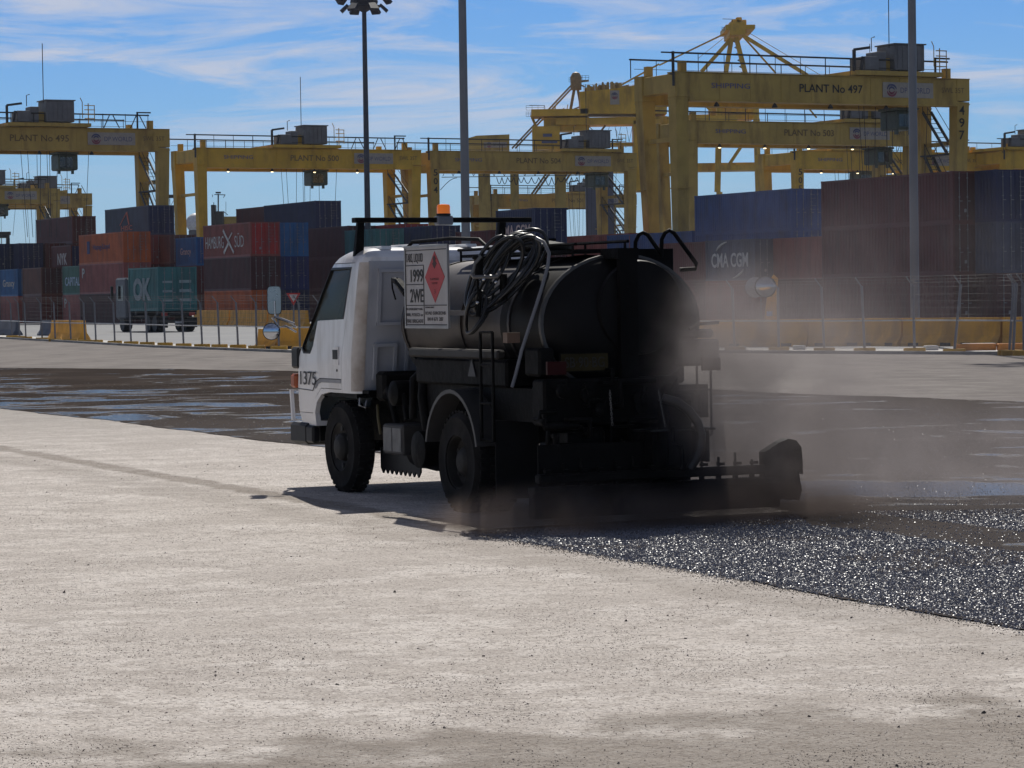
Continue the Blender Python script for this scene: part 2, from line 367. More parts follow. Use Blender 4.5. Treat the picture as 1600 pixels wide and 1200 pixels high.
# loose stones: chippings sitting in the wet binder, grit on the pale base
def stones(name, pts, m, flat=0.7, seed=2):
    rnd = random.Random(seed); v = []; f = []
    for (x, y, z, s) in pts:
        a = rnd.uniform(0, 6.28); o = len(v); k = 5
        tx, ty = rnd.gauss(0, .30), rnd.gauss(-.10, .30)
        ring = []
        for i in range(k):
            t = a + i * 6.283 / k; q = s * rnd.uniform(0.75, 1.2); dx, dy = q * math.cos(t), q * math.sin(t)
            ring.append((dx, dy))
        for dx, dy in ring: v.append((x + dx, y + dy, z - s * 0.3))
        for dx, dy in ring: v.append((x + dx * 0.62, y + dy * 0.62, z + s * flat + (dx * tx + dy * ty)))
        f.append([o + 5 + i for i in range(5)])
        for i in range(5): j = (i + 1) % 5; f.append([o + i, o + j, o + 5 + j, o + 5 + i])
    me = bpy.data.meshes.new(name); me.from_pydata(v, [], f); me.update()
    return stuff(link(name, me, m))
M_chip = mat('bitumen_coated_chips', (0.17, 0.17, 0.205), 0.42, var=0.6, scale=30.0, spec=1.0)
rnd = random.Random(11); pl = []
from mathutils import noise as mnoise
while len(pl) < 105000:
    x = rnd.uniform(800, 1640) if rnd.random() > 0.02 else rnd.uniform(720, 900); y = rnd.uniform(800, 1000)
    # uniform on the ground, not in the picture: choose on the ground then test visibility
    d = rnd.uniform(13.2, 21.6); X = rnd.uniform(-0.6, 4.4)
    r = Vector((X - TO.x, d - TO.y, 0)); xl, yl = r.dot(TX), r.dot(TY)
    if yl > -1.75 or xl < -1.60 - abs(rnd.gauss(0, 0.06)) or X > d * 0.193 + 0.1: continue
    if 0.75 + 0.25 * mnoise.noise(Vector((X, d, 1))) < xl < 1.65 and X > 2.2 and rnd.random() < 0.93: continue
    n = mnoise.noise(Vector((X * 0.55, d * 0.75, 3.1))) + 0.5 * mnoise.noise(Vector((X * 1.7, d * 2.1, 8.0)))
    dens = 1.0 if n < 0.27 else 0.4
    if d > 19.0: dens *= max(0.25, 1 - (d - 19.0) * 0.3)
    if rnd.random() > dens: continue
    pl.append((X, d, 0.012, rnd.uniform(0.0035, 0.0088)))
st = stones('coated_chippings', pl, M_chip, 0.34)
pl = []
while len(pl) < 12000:
    d = 22 + (60 - 22) * rnd.random() ** 1.6; X = rnd.uniform(-0.19 * d, 0.19 * d)
    r = Vector((X - TO.x, d - TO.y, 0)); xl, yl = r.dot(TX), r.dot(TY)
    if xl < 1.75 or xl > 13: continue
    pl.append((X, d, 0.012, rnd.uniform(0.003, 0.007)))
stones('scattered_wet_chippings', pl, M_chip, seed=5)
M_grit = mat('loose_grit', (0.36, 0.31, 0.265), 0.9, var=0.6, scale=25.0, c2=(0.17, 0.145, 0.12))
M_dgrit = mat('dark_grit', (0.09, 0.075, 0.065), 0.8, var=0.5, scale=25.0)
pl = []; pd = []
while len(pl) < 32000:
    d = 9.9 + (34 - 9.9) * rnd.random() ** 1.3; X = rnd.uniform(-0.19 * d, 0.19 * d)
    r = Vector((X - TO.x, d - TO.y, 0)); xl, yl = r.dot(TX), r.dot(TY)
    if (xl > -1.6 and yl < -1.6) or xl > 1.7: continue
    s = rnd.uniform(0.0015, 0.0048) * (1.0 if rnd.random() < 0.98 else 2.0)
    n = mnoise.noise(Vector((X * 1.1, d * 0.9, 0)))
    if n < 0.05 and rnd.random() < 0.75: continue
    (pl if rnd.random() < 0.955 else pd).append((X, d, 0.004, s))
    if rnd.random() < 0.0011: pd.append((X, d, 0.004, rnd.uniform(0.007, 0.013)))
for i in range(5200):                                  # tar spots flung past the edge of the strip
    q = TL(-1.60 - abs(rnd.gauss(0, 0.11)), -1.8 - 10.5 * rnd.random()); pd.append((q.x, q.y, 0.004, rnd.uniform(0.002, 0.006)))
stones('pale_grit', pl, M_grit, 0.3, seed=6)
stones('dark_gravel', pd, M_dgrit, 0.5, seed=7)
# ============================================================ CONTAINERS
CW = 2.44
CC = {'maroon': (0.115, 0.022, 0.022), 'darkmaroon': (0.070, 0.014, 0.018), 'red': (0.42, 0.028, 0.022), 'brick': (0.26, 0.065, 0.050), 'brown': (0.15, 0.055, 0.038),
      'orange': (0.52, 0.115, 0.022), 'navy': (0.018, 0.026, 0.085), 'blue': (0.022, 0.075, 0.24), 'brightblue': (0.02, 0.14, 0.36), 'teal': (0.05, 0.19, 0.19),
      'green': (0.07, 0.19, 0.15), 'slate': (0.06, 0.075, 0.12), 'pink': (0.36, 0.10, 0.085), 'ultra': (0.012, 0.022, 0.14), 'greygreen': (0.11, 0.13, 0.10)}
def cmat(k): return mat('container_paint_' + k, CC[k], 0.5, var=0.22, scale=0.9, bump=0.12, bscale=3.0, spec=0.4, stain=tuple(0.3 * x + 0.02 for x in CC[k]), sscale=1.1, samt=0.8)
M_white = mat('white_marking', (0.62, 0.62, 0.60), 0.6, var=0.35, scale=4.0)
M_steel = mat('galvanised_bar', (0.28, 0.28, 0.28), 0.5, metal=0.3, var=0.3)
M_yel = mat('yellow_marking', (0.75, 0.45, 0.04), 0.6, var=0.2)
CMESH = {}
M_codes = mat('faded_code_marks', (0.30, 0.29, 0.29), 0.7, var=0.5, scale=6.0)
def container_meshes(L, H):
    key = (round(L, 2), round(H, 2))
    if key in CMESH: return CMESH[key]
    fr = MB(); p = 0.13
    for x in (0, CW - p):
        for y in (0, L - p): fr.box(x, x + p, y, y + p, 0, H)
    for z0, z1 in ((0.0, 0.16), (H - 0.10, H)):
        fr.box(0.012, 0.10, p, L - p, z0, z1); fr.box(CW - 0.10, CW - 0.012, p, L - p, z0, z1)
        fr.box(p, CW - p, 0.012, 0.10, z0, z1); fr.box(p, CW - p, L - 0.10, L - 0.012, z0, z1)
    for x in (-0.008, CW - 0.15):                         # corner castings
        for y in (-0.008, L - 0.15):
            for z in (-0.004, H - 0.11): fr.box(x, x + 0.158, y, y + 0.158, z, z + 0.118)
    sp = MB(); n = max(4, int(L / 0.28)); st = (L - 2 * p) / n; prof = []
    for i in range(n):                                    # corrugated long sides
        y = p + i * st
        prof += [(0.03, y), (0.03, y + st * 0.36), (0.068, y + st * 0.5), (0.068, y + st * 0.86)]
    prof.append((0.03, L - p))
    for sgn in (0, 1):
        v = []; 
        for (x, y) in prof:
            xx = x if sgn == 0 else CW - x
            v += [(xx, y, 0.15), (xx, y, H - 0.09)]
        sp._add(v, [(2*i, 2*i+2, 2*i+3, 2*i+1) for i in range(len(prof) - 1)])
    sp.box(0.05, CW - 0.05, 0.10, L - 0.10, H - 0.07, H - 0.04); sp.box(0.05, CW - 0.05, 0.10, L - 0.10, 0.10, 0.15)
    n = 8; st = (CW - 2 * p) / n; prof = []
    for i in range(n):
        x = p + i * st; prof += [(x, L - 0.03), (x + st * 0.4, L - 0.03), (x + st * 0.5, L - 0.065), (x + st * 0.9, L - 0.065)]
    v = []
    for (x, y) in prof: v += [(x, y, 0.15), (x, y, H - 0.09)]
    sp._add(v, [(2*i, 2*i+2, 2*i+3, 2*i+1) for i in range(len(prof) - 1)])
    ds = []
    for k in (0, 1):                                      # door leaf with pressed ribs
        d = MB(); x0 = 0.135 + k * (CW / 2 - 0.13); x1 = x0 + CW / 2 - 0.142
        d.box(x0, x1, 0.045, 0.075, 0.165, H - 0.105)
        for i in range(4): zc = 0.25 + (H - 0.55) * (i + 0.5) / 4; d.box(x0 + 0.06, x1 - 0.06, 0.028, 0.044, zc - (H - 0.55) * 0.085, zc + (H - 0.55) * 0.085)
        d.box(x0, x0 + 0.03, 0.03, 0.044, 0.165, H - 0.105); d.box(x1 - 0.03, x1, 0.03, 0.044, 0.165, H - 0.105)
        b = MB()
        for q in (0.27, 0.73):
            xx = x0 + (x1 - x0) * q; b.tube([(xx, 0.004, 0.12), (xx, 0.004, H - 0.06)], 0.018, 6)
            for z in (0.35, H * 0.5, H - 0.35): b.cbox(xx, 0.010, z, 0.09, 0.03, 0.06)
            b.cbox(xx + 0.09, -0.004, H * 0.42, 0.2, 0.02, 0.04)
        ds.append((d.mesh('door'), b.mesh('locking_bar')))
    CMESH[key] = (fr.mesh('frame'), sp.mesh('side_panel'), ds); return CMESH[key]
def container(loc, L, H, colr, label, text=None, group=None, rz=YAW, ends=None, marks=True):
    fr, sp, ds = container_meshes(L, H)
    t = thing('shipping_container', label, 'container', loc, rz, group)
    m = cmat(colr); me = cmat(ends or colr)
    for me_, nm, mm in ((fr, 'frame', m), (sp, 'side_panel', m)): link(nm, me_, mm, t)
    for d, b in ds:
        dd = link('door', d, me, t); link('locking_bar', b, M_steel, dd)
    if text:
        for (s, wd, hh, y, z, mm, bold) in text:      # y: distance of the text's left end from the far end, side face
            lettering(s, mm, t, (-0.006, y, z), SIDE, width=wd, height=hh, bold=bold)
    if marks:
        rr = random.Random(hash((round(loc[0]), round(loc[2]))) & 255)
        mk = MB()
        for k in range(5):
            z = H * (0.86 - 0.09 * k); mk.box(CW * 0.60, CW * (0.60 + rr.uniform(0.08, 0.2)), 0.0225, 0.0255, z - 0.02, z)
        if rr.random() < 0.6: mk.box(CW * 0.3, CW * 0.36, 0.0225, 0.0255, H * 0.2, H * 0.27)
        mk.build('code_marks', M_codes, t)
    return t
CG = 'shipping containers stacked in the yard'
def stack(cx, d, L, tiers, base=0.0):
    """cx: where the near corner stands (photo column), d: distance; tiers bottom-up: (height, colour, label, text)"""
    X = GX(cx, d); z = base
    for t in tiers:
        H, c, lab = t[0], t[1], t[2]; tx = t[3] if len(t) > 3 else None; en = t[4] if len(t) > 4 else None
        container((X, d, z), L, H, c, lab, tx, CG, ends=en); z += H
W, D2 = M_white, None
M_ltblue = mat('pale_blue_lettering', (0.45, 0.6, 0.75), 0.6)
M_dklet = mat('dark_blue_lettering', (0.03, 0.04, 0.16), 0.6)
M_orlet = mat('orange_red_lettering', (0.6, 0.16, 0.10), 0.6)
F2, F4 = 6.06, 12.19
# ---- right of the truck
stack(1490, 140, F4, [(2.60, 'maroon', 'maroon container at the bottom of the big right-hand stack', None, 'darkmaroon'),
                      (2.60, 'maroon', 'long maroon container in the middle of the big right-hand stack', None, 'darkmaroon'),
                      (2.62, 'maroon', 'long maroon container on top of the big stack behind the right-hand pole', None, 'darkmaroon')])
stack(1558, 139, F4, [(2.60, 'darkmaroon', 'dark maroon container low at the right edge under the slate one'),
                      (2.60, 'slate', 'slate grey container in the middle of the right-edge stack'),
                      (2.62, 'navy', 'navy container with yellow marking topmost at the right edge')])
stack(1238, 176, F4, [(2.90, 'navy', 'navy container bottom of the stack under the high blue one'), (2.90, 'blue', 'blue container second in the stack under the high blue one'),
                      (2.62, 'blue', 'long blue container topmost between the crane leg and the maroon stack')])
stack(1282, 181, F4, [(2.90, 'navy', 'navy container bottom right of the high blue container'), (2.90, 'navy', 'navy container second in the column right of the high blue container'),
                      (2.72, 'ultra', 'deep blue container topmost beside the long blue one')])
arc = lambda a0, a1, r: [(r * math.cos(a0 + (a1 - a0) * i / 10), r * math.sin(a0 + (a1 - a0) * i / 10)) for i in range(11)]
stack(1180, 173, F2, [(2.60, 'brick', 'brick red container beneath the slate one with white letters'),
                      (2.60, 'slate', 'slate container with white CMA CGM letters and two arcs beside the tank', [('CMA CGM', 4.5, 0.92, 5.3, 0.85, W, 0.02)])])
tcma = bpy.data.objects['shipping_container.%03d' % (len([o for o in bpy.data.objects if o.name.startswith('shipping_container')]) - 1)]
mb = MB()
for a0, a1 in ((1.75, 2.6), (4.9, 5.75)):
    pa = arc(a0, a1, 1.95); pts3 = [(-0.02, 3.0 - x, 1.32 + y * 0.6) for x, y in pa]
    mb.tube(pts3, [0.02 + 0.055 * math.sin(math.pi * i / 10) for i in range(11)], 5)
mb.build('emblem_arc', W, tcma)
stack(1102, 180, F2, [(2.60, 'maroon', 'dark red container at ground level left of the CMA CGM container'), (2.60, 'maroon', 'dark red container in the narrow gap left of the CMA CGM container')])
stack(1326, 166, F4, [(2.60, 'maroon', 'maroon container at ground level behind the round mirror post'), (2.60, 'brick', 'brick red container second tier right of the CMA CGM container')])
stack(1388, 163, F4, [(2.60, 'darkmaroon', 'dark container at ground level behind the big maroon stack')])
# ---- behind the tank
stack(1083, 188, F4, [(3.0, 'darkmaroon', 'dark red container under the blue one behind the tank hoops'), (3.1, 'blue', 'blue container behind the tank top hoops')])
stack(985, 196, F4, [(3.0, 'brown', 'brown container at ground level behind the tank'), (3.2, 'brick', 'brick red container with its roof just above the tank')])
stack(838, 188, F2, [(2.60, 'navy', 'navy container bottom of the stack behind the hoses'), (2.60, 'maroon', 'maroon container second tier behind the hoses'),
                     (2.62, 'navy', 'navy container with pinkish CMA CGM letters topmost above the hose coil', [('CMA CGM', 4.6, 0.85, 5.4, 0.7, mat('pinkish_letters', (0.6, 0.45, 0.42), 0.6), 0.02)])])
stack(768, 205, F2, [(2.44, 'brown', 'brown container bottom tier right of the thick grey mast'), (2.44, 'greygreen', 'grey green container behind the hose loops'), (1.9, 'maroon', 'low maroon container showing above the hoses beside the mast')])
stack(677, 216, F4, [(2.44, 'darkmaroon', 'dark container bottom tier under the beacon'), (2.44, 'maroon', 'maroon container second tier under the beacon'), (2.6, 'navy', 'navy container seen end-on right of the orange beacon')])
stack(628, 222, F4, [(2.60, 'brown', 'brown container bottom tier behind the cab roof'), (2.60, 'maroon', 'maroon container second tier behind the cab roof'), (2.6, 'red', 'red container under the light bar left of the beacon')])
stack(588, 214, F2, [(2.44, 'darkmaroon', 'dark container bottom tier behind the cab roof bracket'), (2.44, 'brick', 'brick container second tier behind the cab roof bracket'), (2.36, 'teal', 'teal container seen end-on just above the cab roof')])
stack(546, 225, F4, [(2.60, 'darkmaroon', 'dark maroon container bottom tier left of the cab bracket'), (2.60, 'darkmaroon', 'dark maroon container with white digits second tier left of the cab bracket'), (2.60, 'darkmaroon', 'dark maroon container top tier left of the light bar bracket')])
# ---- left of the truck
stack(438, 214, F4, [(2.60, 'navy', 'navy container bottom tier beneath the deep blue one'), (2.60, 'ultra', 'deep blue container seen end-on with a yellow mark in the second tier'), (2.62, 'brightblue', 'bright blue container seen end-on right of the red lettered one')])
stack(393, 211, 10.4, [(2.60, 'orange', 'orange container bottom tier behind the fence below the maroon one'), (2.60, 'darkmaroon', 'dark maroon container directly beneath the red lettered one'),
                       (2.62, 'brick', 'red container with white HAMBURG lettering and crossed swoosh on its side', None, 'red')])
th = bpy.data.objects['shipping_container.%03d' % (len([o for o in bpy.data.objects if o.name.startswith('shipping_container')]) - 1)]
lettering('HAMBURG', W, th, (-0.008, 9.9, 0.75), SIDE, width=4.1, height=0.95)
lettering('S\u00dcD', W, th, (-0.008, 3.4, 0.75), SIDE, width=2.0, height=1.1)
mb = MB(); mb.beam((-0.01, 5.9, 2.15), (-0.01, 3.6, 0.35), 0.02, 0.22, up=(0, 1, 0)); mb.beam((-0.01, 4.6, 1.2), (-0.01, 5.8, 0.35), 0.02, 0.26, up=(0, 1, 0)); mb.beam((-0.01, 4.8, 1.35), (-0.01, 3.9, 1.9), 0.02, 0.12, up=(0, 1, 0))
mb.build('emblem', W, th)
stack(495, 240, F4, [(2.60, 'maroon', 'maroon container bottom tier under the tall navy stack'), (2.60, 'navy', 'navy container second tier under the tall navy stack'), (2.60, 'maroon', 'maroon container third tier under the tall navy one'), (2.62, 'navy', 'navy container fourth tier left of the light bar, highest in mid picture')])
stack(447, 248, F4, [(2.60, 'brown', 'brown container bottom tier behind the bright blue one'), (2.60, 'brown', 'brown container second tier behind the bright blue one'), (2.60, 'maroon', 'maroon container third tier behind the bright blue one'), (2.62, 'maroon', 'maroon container fourth tier left of the highest navy one', None, 'darkmaroon')])
stack(308, 236, 5.2, [(2.44, 'brown', 'brown container bottom tier behind the green lorry'), (2.44, 'maroon', 'maroon container second tier behind the green lorry'),
                      (2.44, 'brightblue', 'blue container with white script left of the red lettered one', [('Grancy', 2.7, 0.75, 4.0, 0.8, W, 0.01)], 'blue')])
stack(267, 243, F4, [(2.60, 'maroon', 'maroon container bottom tier under the long brown one'), (2.60, 'darkmaroon', 'dark maroon container second tier under the long brown one'), (2.52, 'brown', 'long brown container above the green lorry')])
stack(194, 233, F4, [(2.60, 'darkmaroon', 'dark maroon container bottom tier under the pinkish one'), (2.60, 'pink', 'pinkish red container beneath the orange one', [('P', 0.7, 0.85, 11.4, 1.4, W, 0.02)]),
                     (2.60, 'orange', 'orange container with dark blue logo and lettering', [('Hapag-Lloyd', 4.6, 0.6, 8.2, 1.1, M_dklet, 0.01)])])
to = bpy.data.objects['shipping_container.%03d' % (len([o for o in bpy.data.objects if o.name.startswith('shipping_container')]) - 1)]
mb = MB(); mb.box(-0.012, -0.006, 9.1, 9.9, 0.9, 2.0); mb.build('emblem', M_dklet, to)
stack(234, 245, F4, [(2.60, 'maroon', 'maroon container bottom tier under the slate one with the sail logo'), (2.60, 'maroon', 'maroon container second tier under the slate one with the sail logo'), (2.60, 'brick', 'brick container third tier under the slate one with the sail logo'),
                     (2.62, 'slate', 'slate container with orange sail logo topmost below the crane leg', [('HISC', 3.2, 0.45, 7.6, 0.55, M_orlet, 0.02)], 'navy')])
ts = bpy.data.objects['shipping_container.%03d' % (len([o for o in bpy.data.objects if o.name.startswith('shipping_container')]) - 1)]
mb = MB(); mb.beam((-0.01, 7.9, 1.05), (-0.01, 5.9, 2.2), 0.02, 0.1, up=(0, 1, 0)); mb.beam((-0.01, 5.9, 2.2), (-0.01, 5.3, 1.05), 0.02, 0.28, up=(0, 1, 0)); mb.build('emblem', M_orlet, ts)
stack(115, 272, F4, [(2.60, 'maroon', 'maroon container bottom tier of the tall far-left stack'), (2.60, 'maroon', 'maroon container second tier of the tall far-left stack'), (2.60, 'darkmaroon', 'dark maroon container third tier of the tall far-left stack'),
                     (2.62, 'maroon', 'maroon container topmost of the tall far-left stack against the sky', None, 'darkmaroon')])
stack(-6, 272, F4, [(2.60, 'navy', 'navy container bottom tier at the left edge'), (2.60, 'navy', 'navy container second tier at the left edge'), (2.60, 'navy', 'navy container seen end-on, third tier at the left edge')])
stack(31, 271, F4, [(2.60, 'navy', 'navy container bottom tier one column in from the left edge'), (2.60, 'navy', 'navy container second tier one column in from the left edge'), (2.60, 'navy', 'navy container seen end-on, third tier one column in from the left edge')])
stack(72, 273, F4, [(2.60, 'darkmaroon', 'dark maroon container bottom tier below the tall far-left stack'), (2.60, 'darkmaroon', 'dark maroon container second tier below the tall far-left stack'), (2.60, 'maroon', 'dark maroon container third tier just below the tall far-left one')])
stack(112, 260, F2, [(2.44, 'maroon', 'maroon container bottom tier left of the pinkish one'), (2.44, 'maroon', 'maroon container second tier left of the pinkish one'),
                     (2.44, 'maroon', 'maroon container with white NYK letters third tier far left', [('NYK', 3.0, 1.1, 4.2, 0.6, W, 0.03)], 'navy')])
stack(28, 265, F2, [(2.60, 'pink', 'pinkish red container at ground level at the left edge'), (2.60, 'brightblue', 'bright blue container with white script at the left edge', [('Grancy', 4.0, 0.9, 5.0, 0.7, W, 0.02)])])
stack(65, 257, F2, [(2.60, 'maroon', 'maroon container at ground level second from the left edge'), (2.60, 'brown', 'brown container with dark maroon doors second column from the left edge', None, 'darkmaroon')])
stack(130, 248, F2, [(2.60, 'pink', 'pinkish red container with white P at ground level under the green one', [('P', 0.7, 0.85, 5.6, 1.4, W, 0.02)]), (2.60, 'green', 'green container with pale letters left of the orange and pink stack', [('CAPITAL', 4.4, 0.8, 5.3, 0.8, M_ltblue, 0.02)])])
# ============================================================ YARD CRANES
M_cy = mat('crane_yellow', (0.74, 0.44, 0.04), 0.55, var=0.28, scale=0.35, stain=(0.13, 0.06, 0.02), sscale=0.55, samt=0.6, spec=0.35)
M_cy2 = mat('faded_crane_yellow', (0.54, 0.36, 0.085), 0.6, var=0.25, scale=0.35, stain=(0.10, 0.045, 0.02), sscale=0.6, samt=0.75, spec=0.35)
M_cdark = mat('dark_steelwork', (0.03, 0.03, 0.032), 0.6, var=0.3)
M_hgrey = mat('grey_machine_house', (0.17, 0.17, 0.175), 0.6, var=0.3, scale=1.0, stain=(0.08, 0.07, 0.06), sscale=1.2)
M_cabg = mat('cab_green', (0.07, 0.10, 0.08), 0.5, var=0.3)
M_glassd = mat('dark_glass', (0.02, 0.025, 0.03), 0.08, spec=0.8)
M_signw = mat('white_sign_board', (0.38, 0.33, 0.27), 0.5, var=0.15)
M_black = mat('black_letters', (0.02, 0.018, 0.015), 0.6)
M_fblk = mat('faded_black_letters', (0.19, 0.12, 0.035), 0.6)
M_fblue = mat('faded_blue_letters', (0.10, 0.11, 0.24), 0.6)
M_logr = mat('logo_red', (0.30, 0.07, 0.11), 0.5); M_logb = mat('logo_blue', (0.09, 0.10, 0.20), 0.5)
M_lamp = mat('lit_lamp', (0.9, 0.8, 0.5), 0.5, emit=(1.0, 0.78, 0.42), estr=3.0)
M_rope = mat('wire_rope', (0.05, 0.05, 0.055), 0.6)
SPAN, ZT, ZB = 26.0, 18.0, 16.0
def swirl(parent, x, y, z, r):
    a, b = MB(), MB()
    for m_, a0, a1 in ((a, 0.2, 3.0), (b, 3.3, 6.1)):
        for q in (1.0, 0.55):
            pts = [(x + r * q * math.cos(a0 + (a1 - a0) * i / 9), y, z + r * q * math.sin(a0 + (a1 - a0) * i / 9)) for i in range(10)]
            m_.tube(pts, [r * 0.06 + r * 0.14 * math.sin(math.pi * i / 9) for i in range(10)], 5)
    a.build('logo_upper', M_logb, parent); b.build('logo_lower', M_logr, parent)
def gantry(loc, label, num, trolley=15.0, m=None, gap=7.0, scale=1.0, legnum=None, spreader=False, lamps=False, stairs=True, detail=True):
    m = m or M_cy
    t = thing('gantry_crane', label, 'crane', loc, YAW, 'yellow gantry cranes standing over the container stacks')
    t.scale = (scale, scale, scale)
    lw = 1.08
    for k, y in ((0, 0.0), (1, gap)):
        g = MB(); g.bbox(lw - 0.1, SPAN - lw + 0.1, y, y + 1.1, ZB, ZT, 0.04)
        g.box(lw, SPAN - lw, y - 0.12, y + 1.22, ZB - 0.06, ZB + 0.04); g.box(-0.02, SPAN + 0.02, y - 0.1, y + 1.2, ZT, ZT + 0.07)
        g.bbox(-0.03, lw + 0.1, y - 0.05, y + 1.15, ZB + 0.2, ZT + 0.02, 0.04); g.bbox(SPAN - lw - 0.1, SPAN + 0.03, y - 0.05, y + 1.15, ZB + 0.35, ZT + 0.02, 0.04)
        for i in range(1, 9): x = lw + (SPAN - 2 * lw) * i / 9; g.box(x - 0.03, x + 0.03, y - 0.03, y, ZB + 0.05, ZT)
        for x in (0.9, SPAN - 1.7): g.cbox(x, y + 0.6, ZT + 0.45, 0.5, 0.5, 0.8)
        g.build('main_girder', m, t)
        for x0, dx in ((0.0, 0.35), (SPAN - lw, -0.1)):
            l = MB(); tw = lw; c = x0 + tw / 2
            l.beam((c, y + 0.55, ZB + 0.3), (c + dx, y + 0.55 + (0.5 if k == 0 else -0.5), 1.5), 1.1, tw, 0.8, 0.78, up=(1, 0, 0))
            l.cbox(c, y + 0.55, ZB + 0.1, tw + 0.08, 1.2, 0.08); l.cbox(c + dx * 0.3, y + 0.6, ZB * 0.6, tw + 0.02, 1.1, 0.07)
            l.build('leg', m, t)
    for x0, dx in ((0.0, 0.35), (SPAN - lw, -0.1)):
        e = MB(); e.bbox(x0 + 0.1, x0 + lw - 0.1, 1.1, gap, ZB + 0.6, ZT - 0.05, 0.03); e.build('end_tie', m, t); e = MB(); e.beam((x0 + lw / 2, 1.1, 13.2), (x0 + lw / 2, gap, 13.2), 0.3, 0.3)
        e.build('leg_brace', m, t)
        s = MB(); s.bbox(x0 + dx, x0 + lw + dx, -1.5, gap + 2.5, 1.2, 2.3, 0.05); s.build('sill_beam', m, t)
        for y in (-0.6, gap + 1.6):
            wv = MB(); wv.lathe([(0.25, -0.28), (0.72, -0.28), (0.8, -0.2), (0.8, 0.2), (0.72, 0.28), (0.25, 0.28)], (x0 + lw / 2 + dx, y, 0.8), 'X', 16); wv.build('wheel', M_cdark, t, 40)
    r = MB(); n = 12; tx0 = trolley - 3
    for y in (-0.05, gap + 1.15):
        r.tube([(-0.4, y, ZT + 1.4), (SPAN - 2, y, ZT + 1.3)], 0.07, 5); r.tube([(0, y, ZT + 0.7), (SPAN - 2, y, ZT + 0.7)], 0.02, 4)
        for i in range(n): x = -0.3 + (SPAN - 1.8) * i / (n - 1); r.tube([(x, y, ZT), (x, y, ZT + 1.4)], 0.045 if i % 3 == 0 else 0.03, 4)
    r.box(-1.2, -0.15, -0.1, 0.0, ZT + 1.35, ZT + 1.45); r.box(-0.28, -0.12, -0.1, 0.0, ZB + 1.0, ZT + 1.5); r.box(-0.5, -0.1, -0.1, 0, ZT - 0.2, ZT - 0.1)
    r.build('girder_railing', M_cdark, t)
    f = MB(); x = trolley + 5
    while x < SPAN - 2.4:                              # folded festoon arms between trolley and end
        f.tube([(x, -0.02, ZT + 0.1), (x + 0.55, -0.02, ZT + 1.25)], 0.05, 4); f.tube([(x + 1.5, -0.02, ZT + 0.1), (x + 0.9, -0.02, ZT + 1.25)], 0.05, 4); x += 2.6
    f.box(SPAN - 3.2, SPAN - 3.05, -0.05, 0.05, ZT, ZT + 1.6); f.box(SPAN - 3.2, SPAN - 1.8, -0.05, 0.05, ZT + 1.5, ZT + 1.62)
    f.build('cable_festoon', M_cdark, t)
    # trolley
    q = MB(); T = trolley; q.box(T - 4.3, T + 3.6, -0.6, gap + 1.6, ZT + 0.12, ZT + 0.45); q.box(T - 1.5, T + 0.8, 0.4, 1.6, ZT + 0.5, ZT + 1.5)
    q.tube([(T + 3.4, -0.4, ZT + 0.4), (T + 3.4, -0.4, ZT + 2.3)], 0.05, 4)
    for z in (0.9, 1.3, 1.7, 2.1): q.tube([(T + 3.0, -0.5, ZT + z), (T + 4.0, -0.5, ZT + z)], 0.04, 4)
    q.tube([(T + 3.95, -0.5, ZT + 0.6), (T + 3.95, -0.5, ZT + 2.1)], 0.04, 4); q.tube([(T + 2.8, -0.5, ZT + 0.9), (T + 2.8, -0.5, ZT + 2.4), (T + 2.6, -0.5, ZT + 2.8)], 0.04, 4)
    q.build('trolley_frame', m, t)
    h = MB(); h.bbox(T - 0.6, T + 2.1, -0.3, 2.2, ZT + 0.55, ZT + 2.5, 0.06); h.box(T - 0.7, T + 2.2, -0.4, 2.3, ZT + 2.502, ZT + 2.6)
    for i in range(6): x = T - 0.4 + i * 0.45; h.box(x, x + 0.05, -0.34, -0.3, ZT + 0.7, ZT + 2.35)
    h.build('machine_house', M_hgrey, t)
    h = MB(); h.bbox(T - 3.3, T - 2.0, -0.2, 1.8, ZT + 0.52, ZT + 1.55, 0.04); h.bbox(T - 2.0, T - 1.2, 0, 1.6, ZT + 0.52, ZT + 1.95, 0.04)
    h.build('electrical_cabinet', M_hgrey, t)
    h = MB(); h.beam((T - 4.3, -0.3, ZT + 0.4), (T - 4.3, -0.3, ZT + 2.0), 0.2, 0.2); h.beam((T - 4.3, -0.3, ZT + 2.0), (T - 2.9, -0.3, ZT + 2.2), 0.2, 0.2); h.beam((T - 3.7, -0.3, ZT + 0.5), (T - 3.5, -0.3, ZT + 1.5), 0.2, 0.2)
    h.tube([(T - 2.2, 0.5, ZT + 2), (T - 2.2, 0.5, ZT + 3.0), (T - 1.9, 0.5, ZT + 3.1)], 0.04, 4); h.tube([(T - 0.6, 0.5, ZT + 2.3), (T - 0.6, 0.5, ZT + 7.8)], 0.04, 4)
    h.build('aerial_frame', M_cdark, t)
    c = MB(); cx = T + 2.2; c.bbox(cx - 0.95, cx + 0.95, 2.2, 4.6, ZB - 1.75, ZB - 0.25, 0.12); c.box(cx - 1.0, cx + 1.0, 2.1, 4.7, ZB - 0.25, ZB - 0.05)
    c.box(cx - 0.9, cx - 0.7, 2.4, 2.7, ZB - 2.1, ZB - 1.75); c.box(cx + 0.4, cx + 0.6, 2.4, 2.7, ZB - 2.1, ZB - 1.75)
    cb = c.build('operator_cab', M_cabg, t)
    c = MB(); c.box(cx - 0.8, cx + 0.4, 2.185, 2.195, ZB - 1.5, ZB - 0.55); c.build('cab_window', M_glassd, cb)
    ro = MB(); zl = 8.0 if not spreader else 11.5
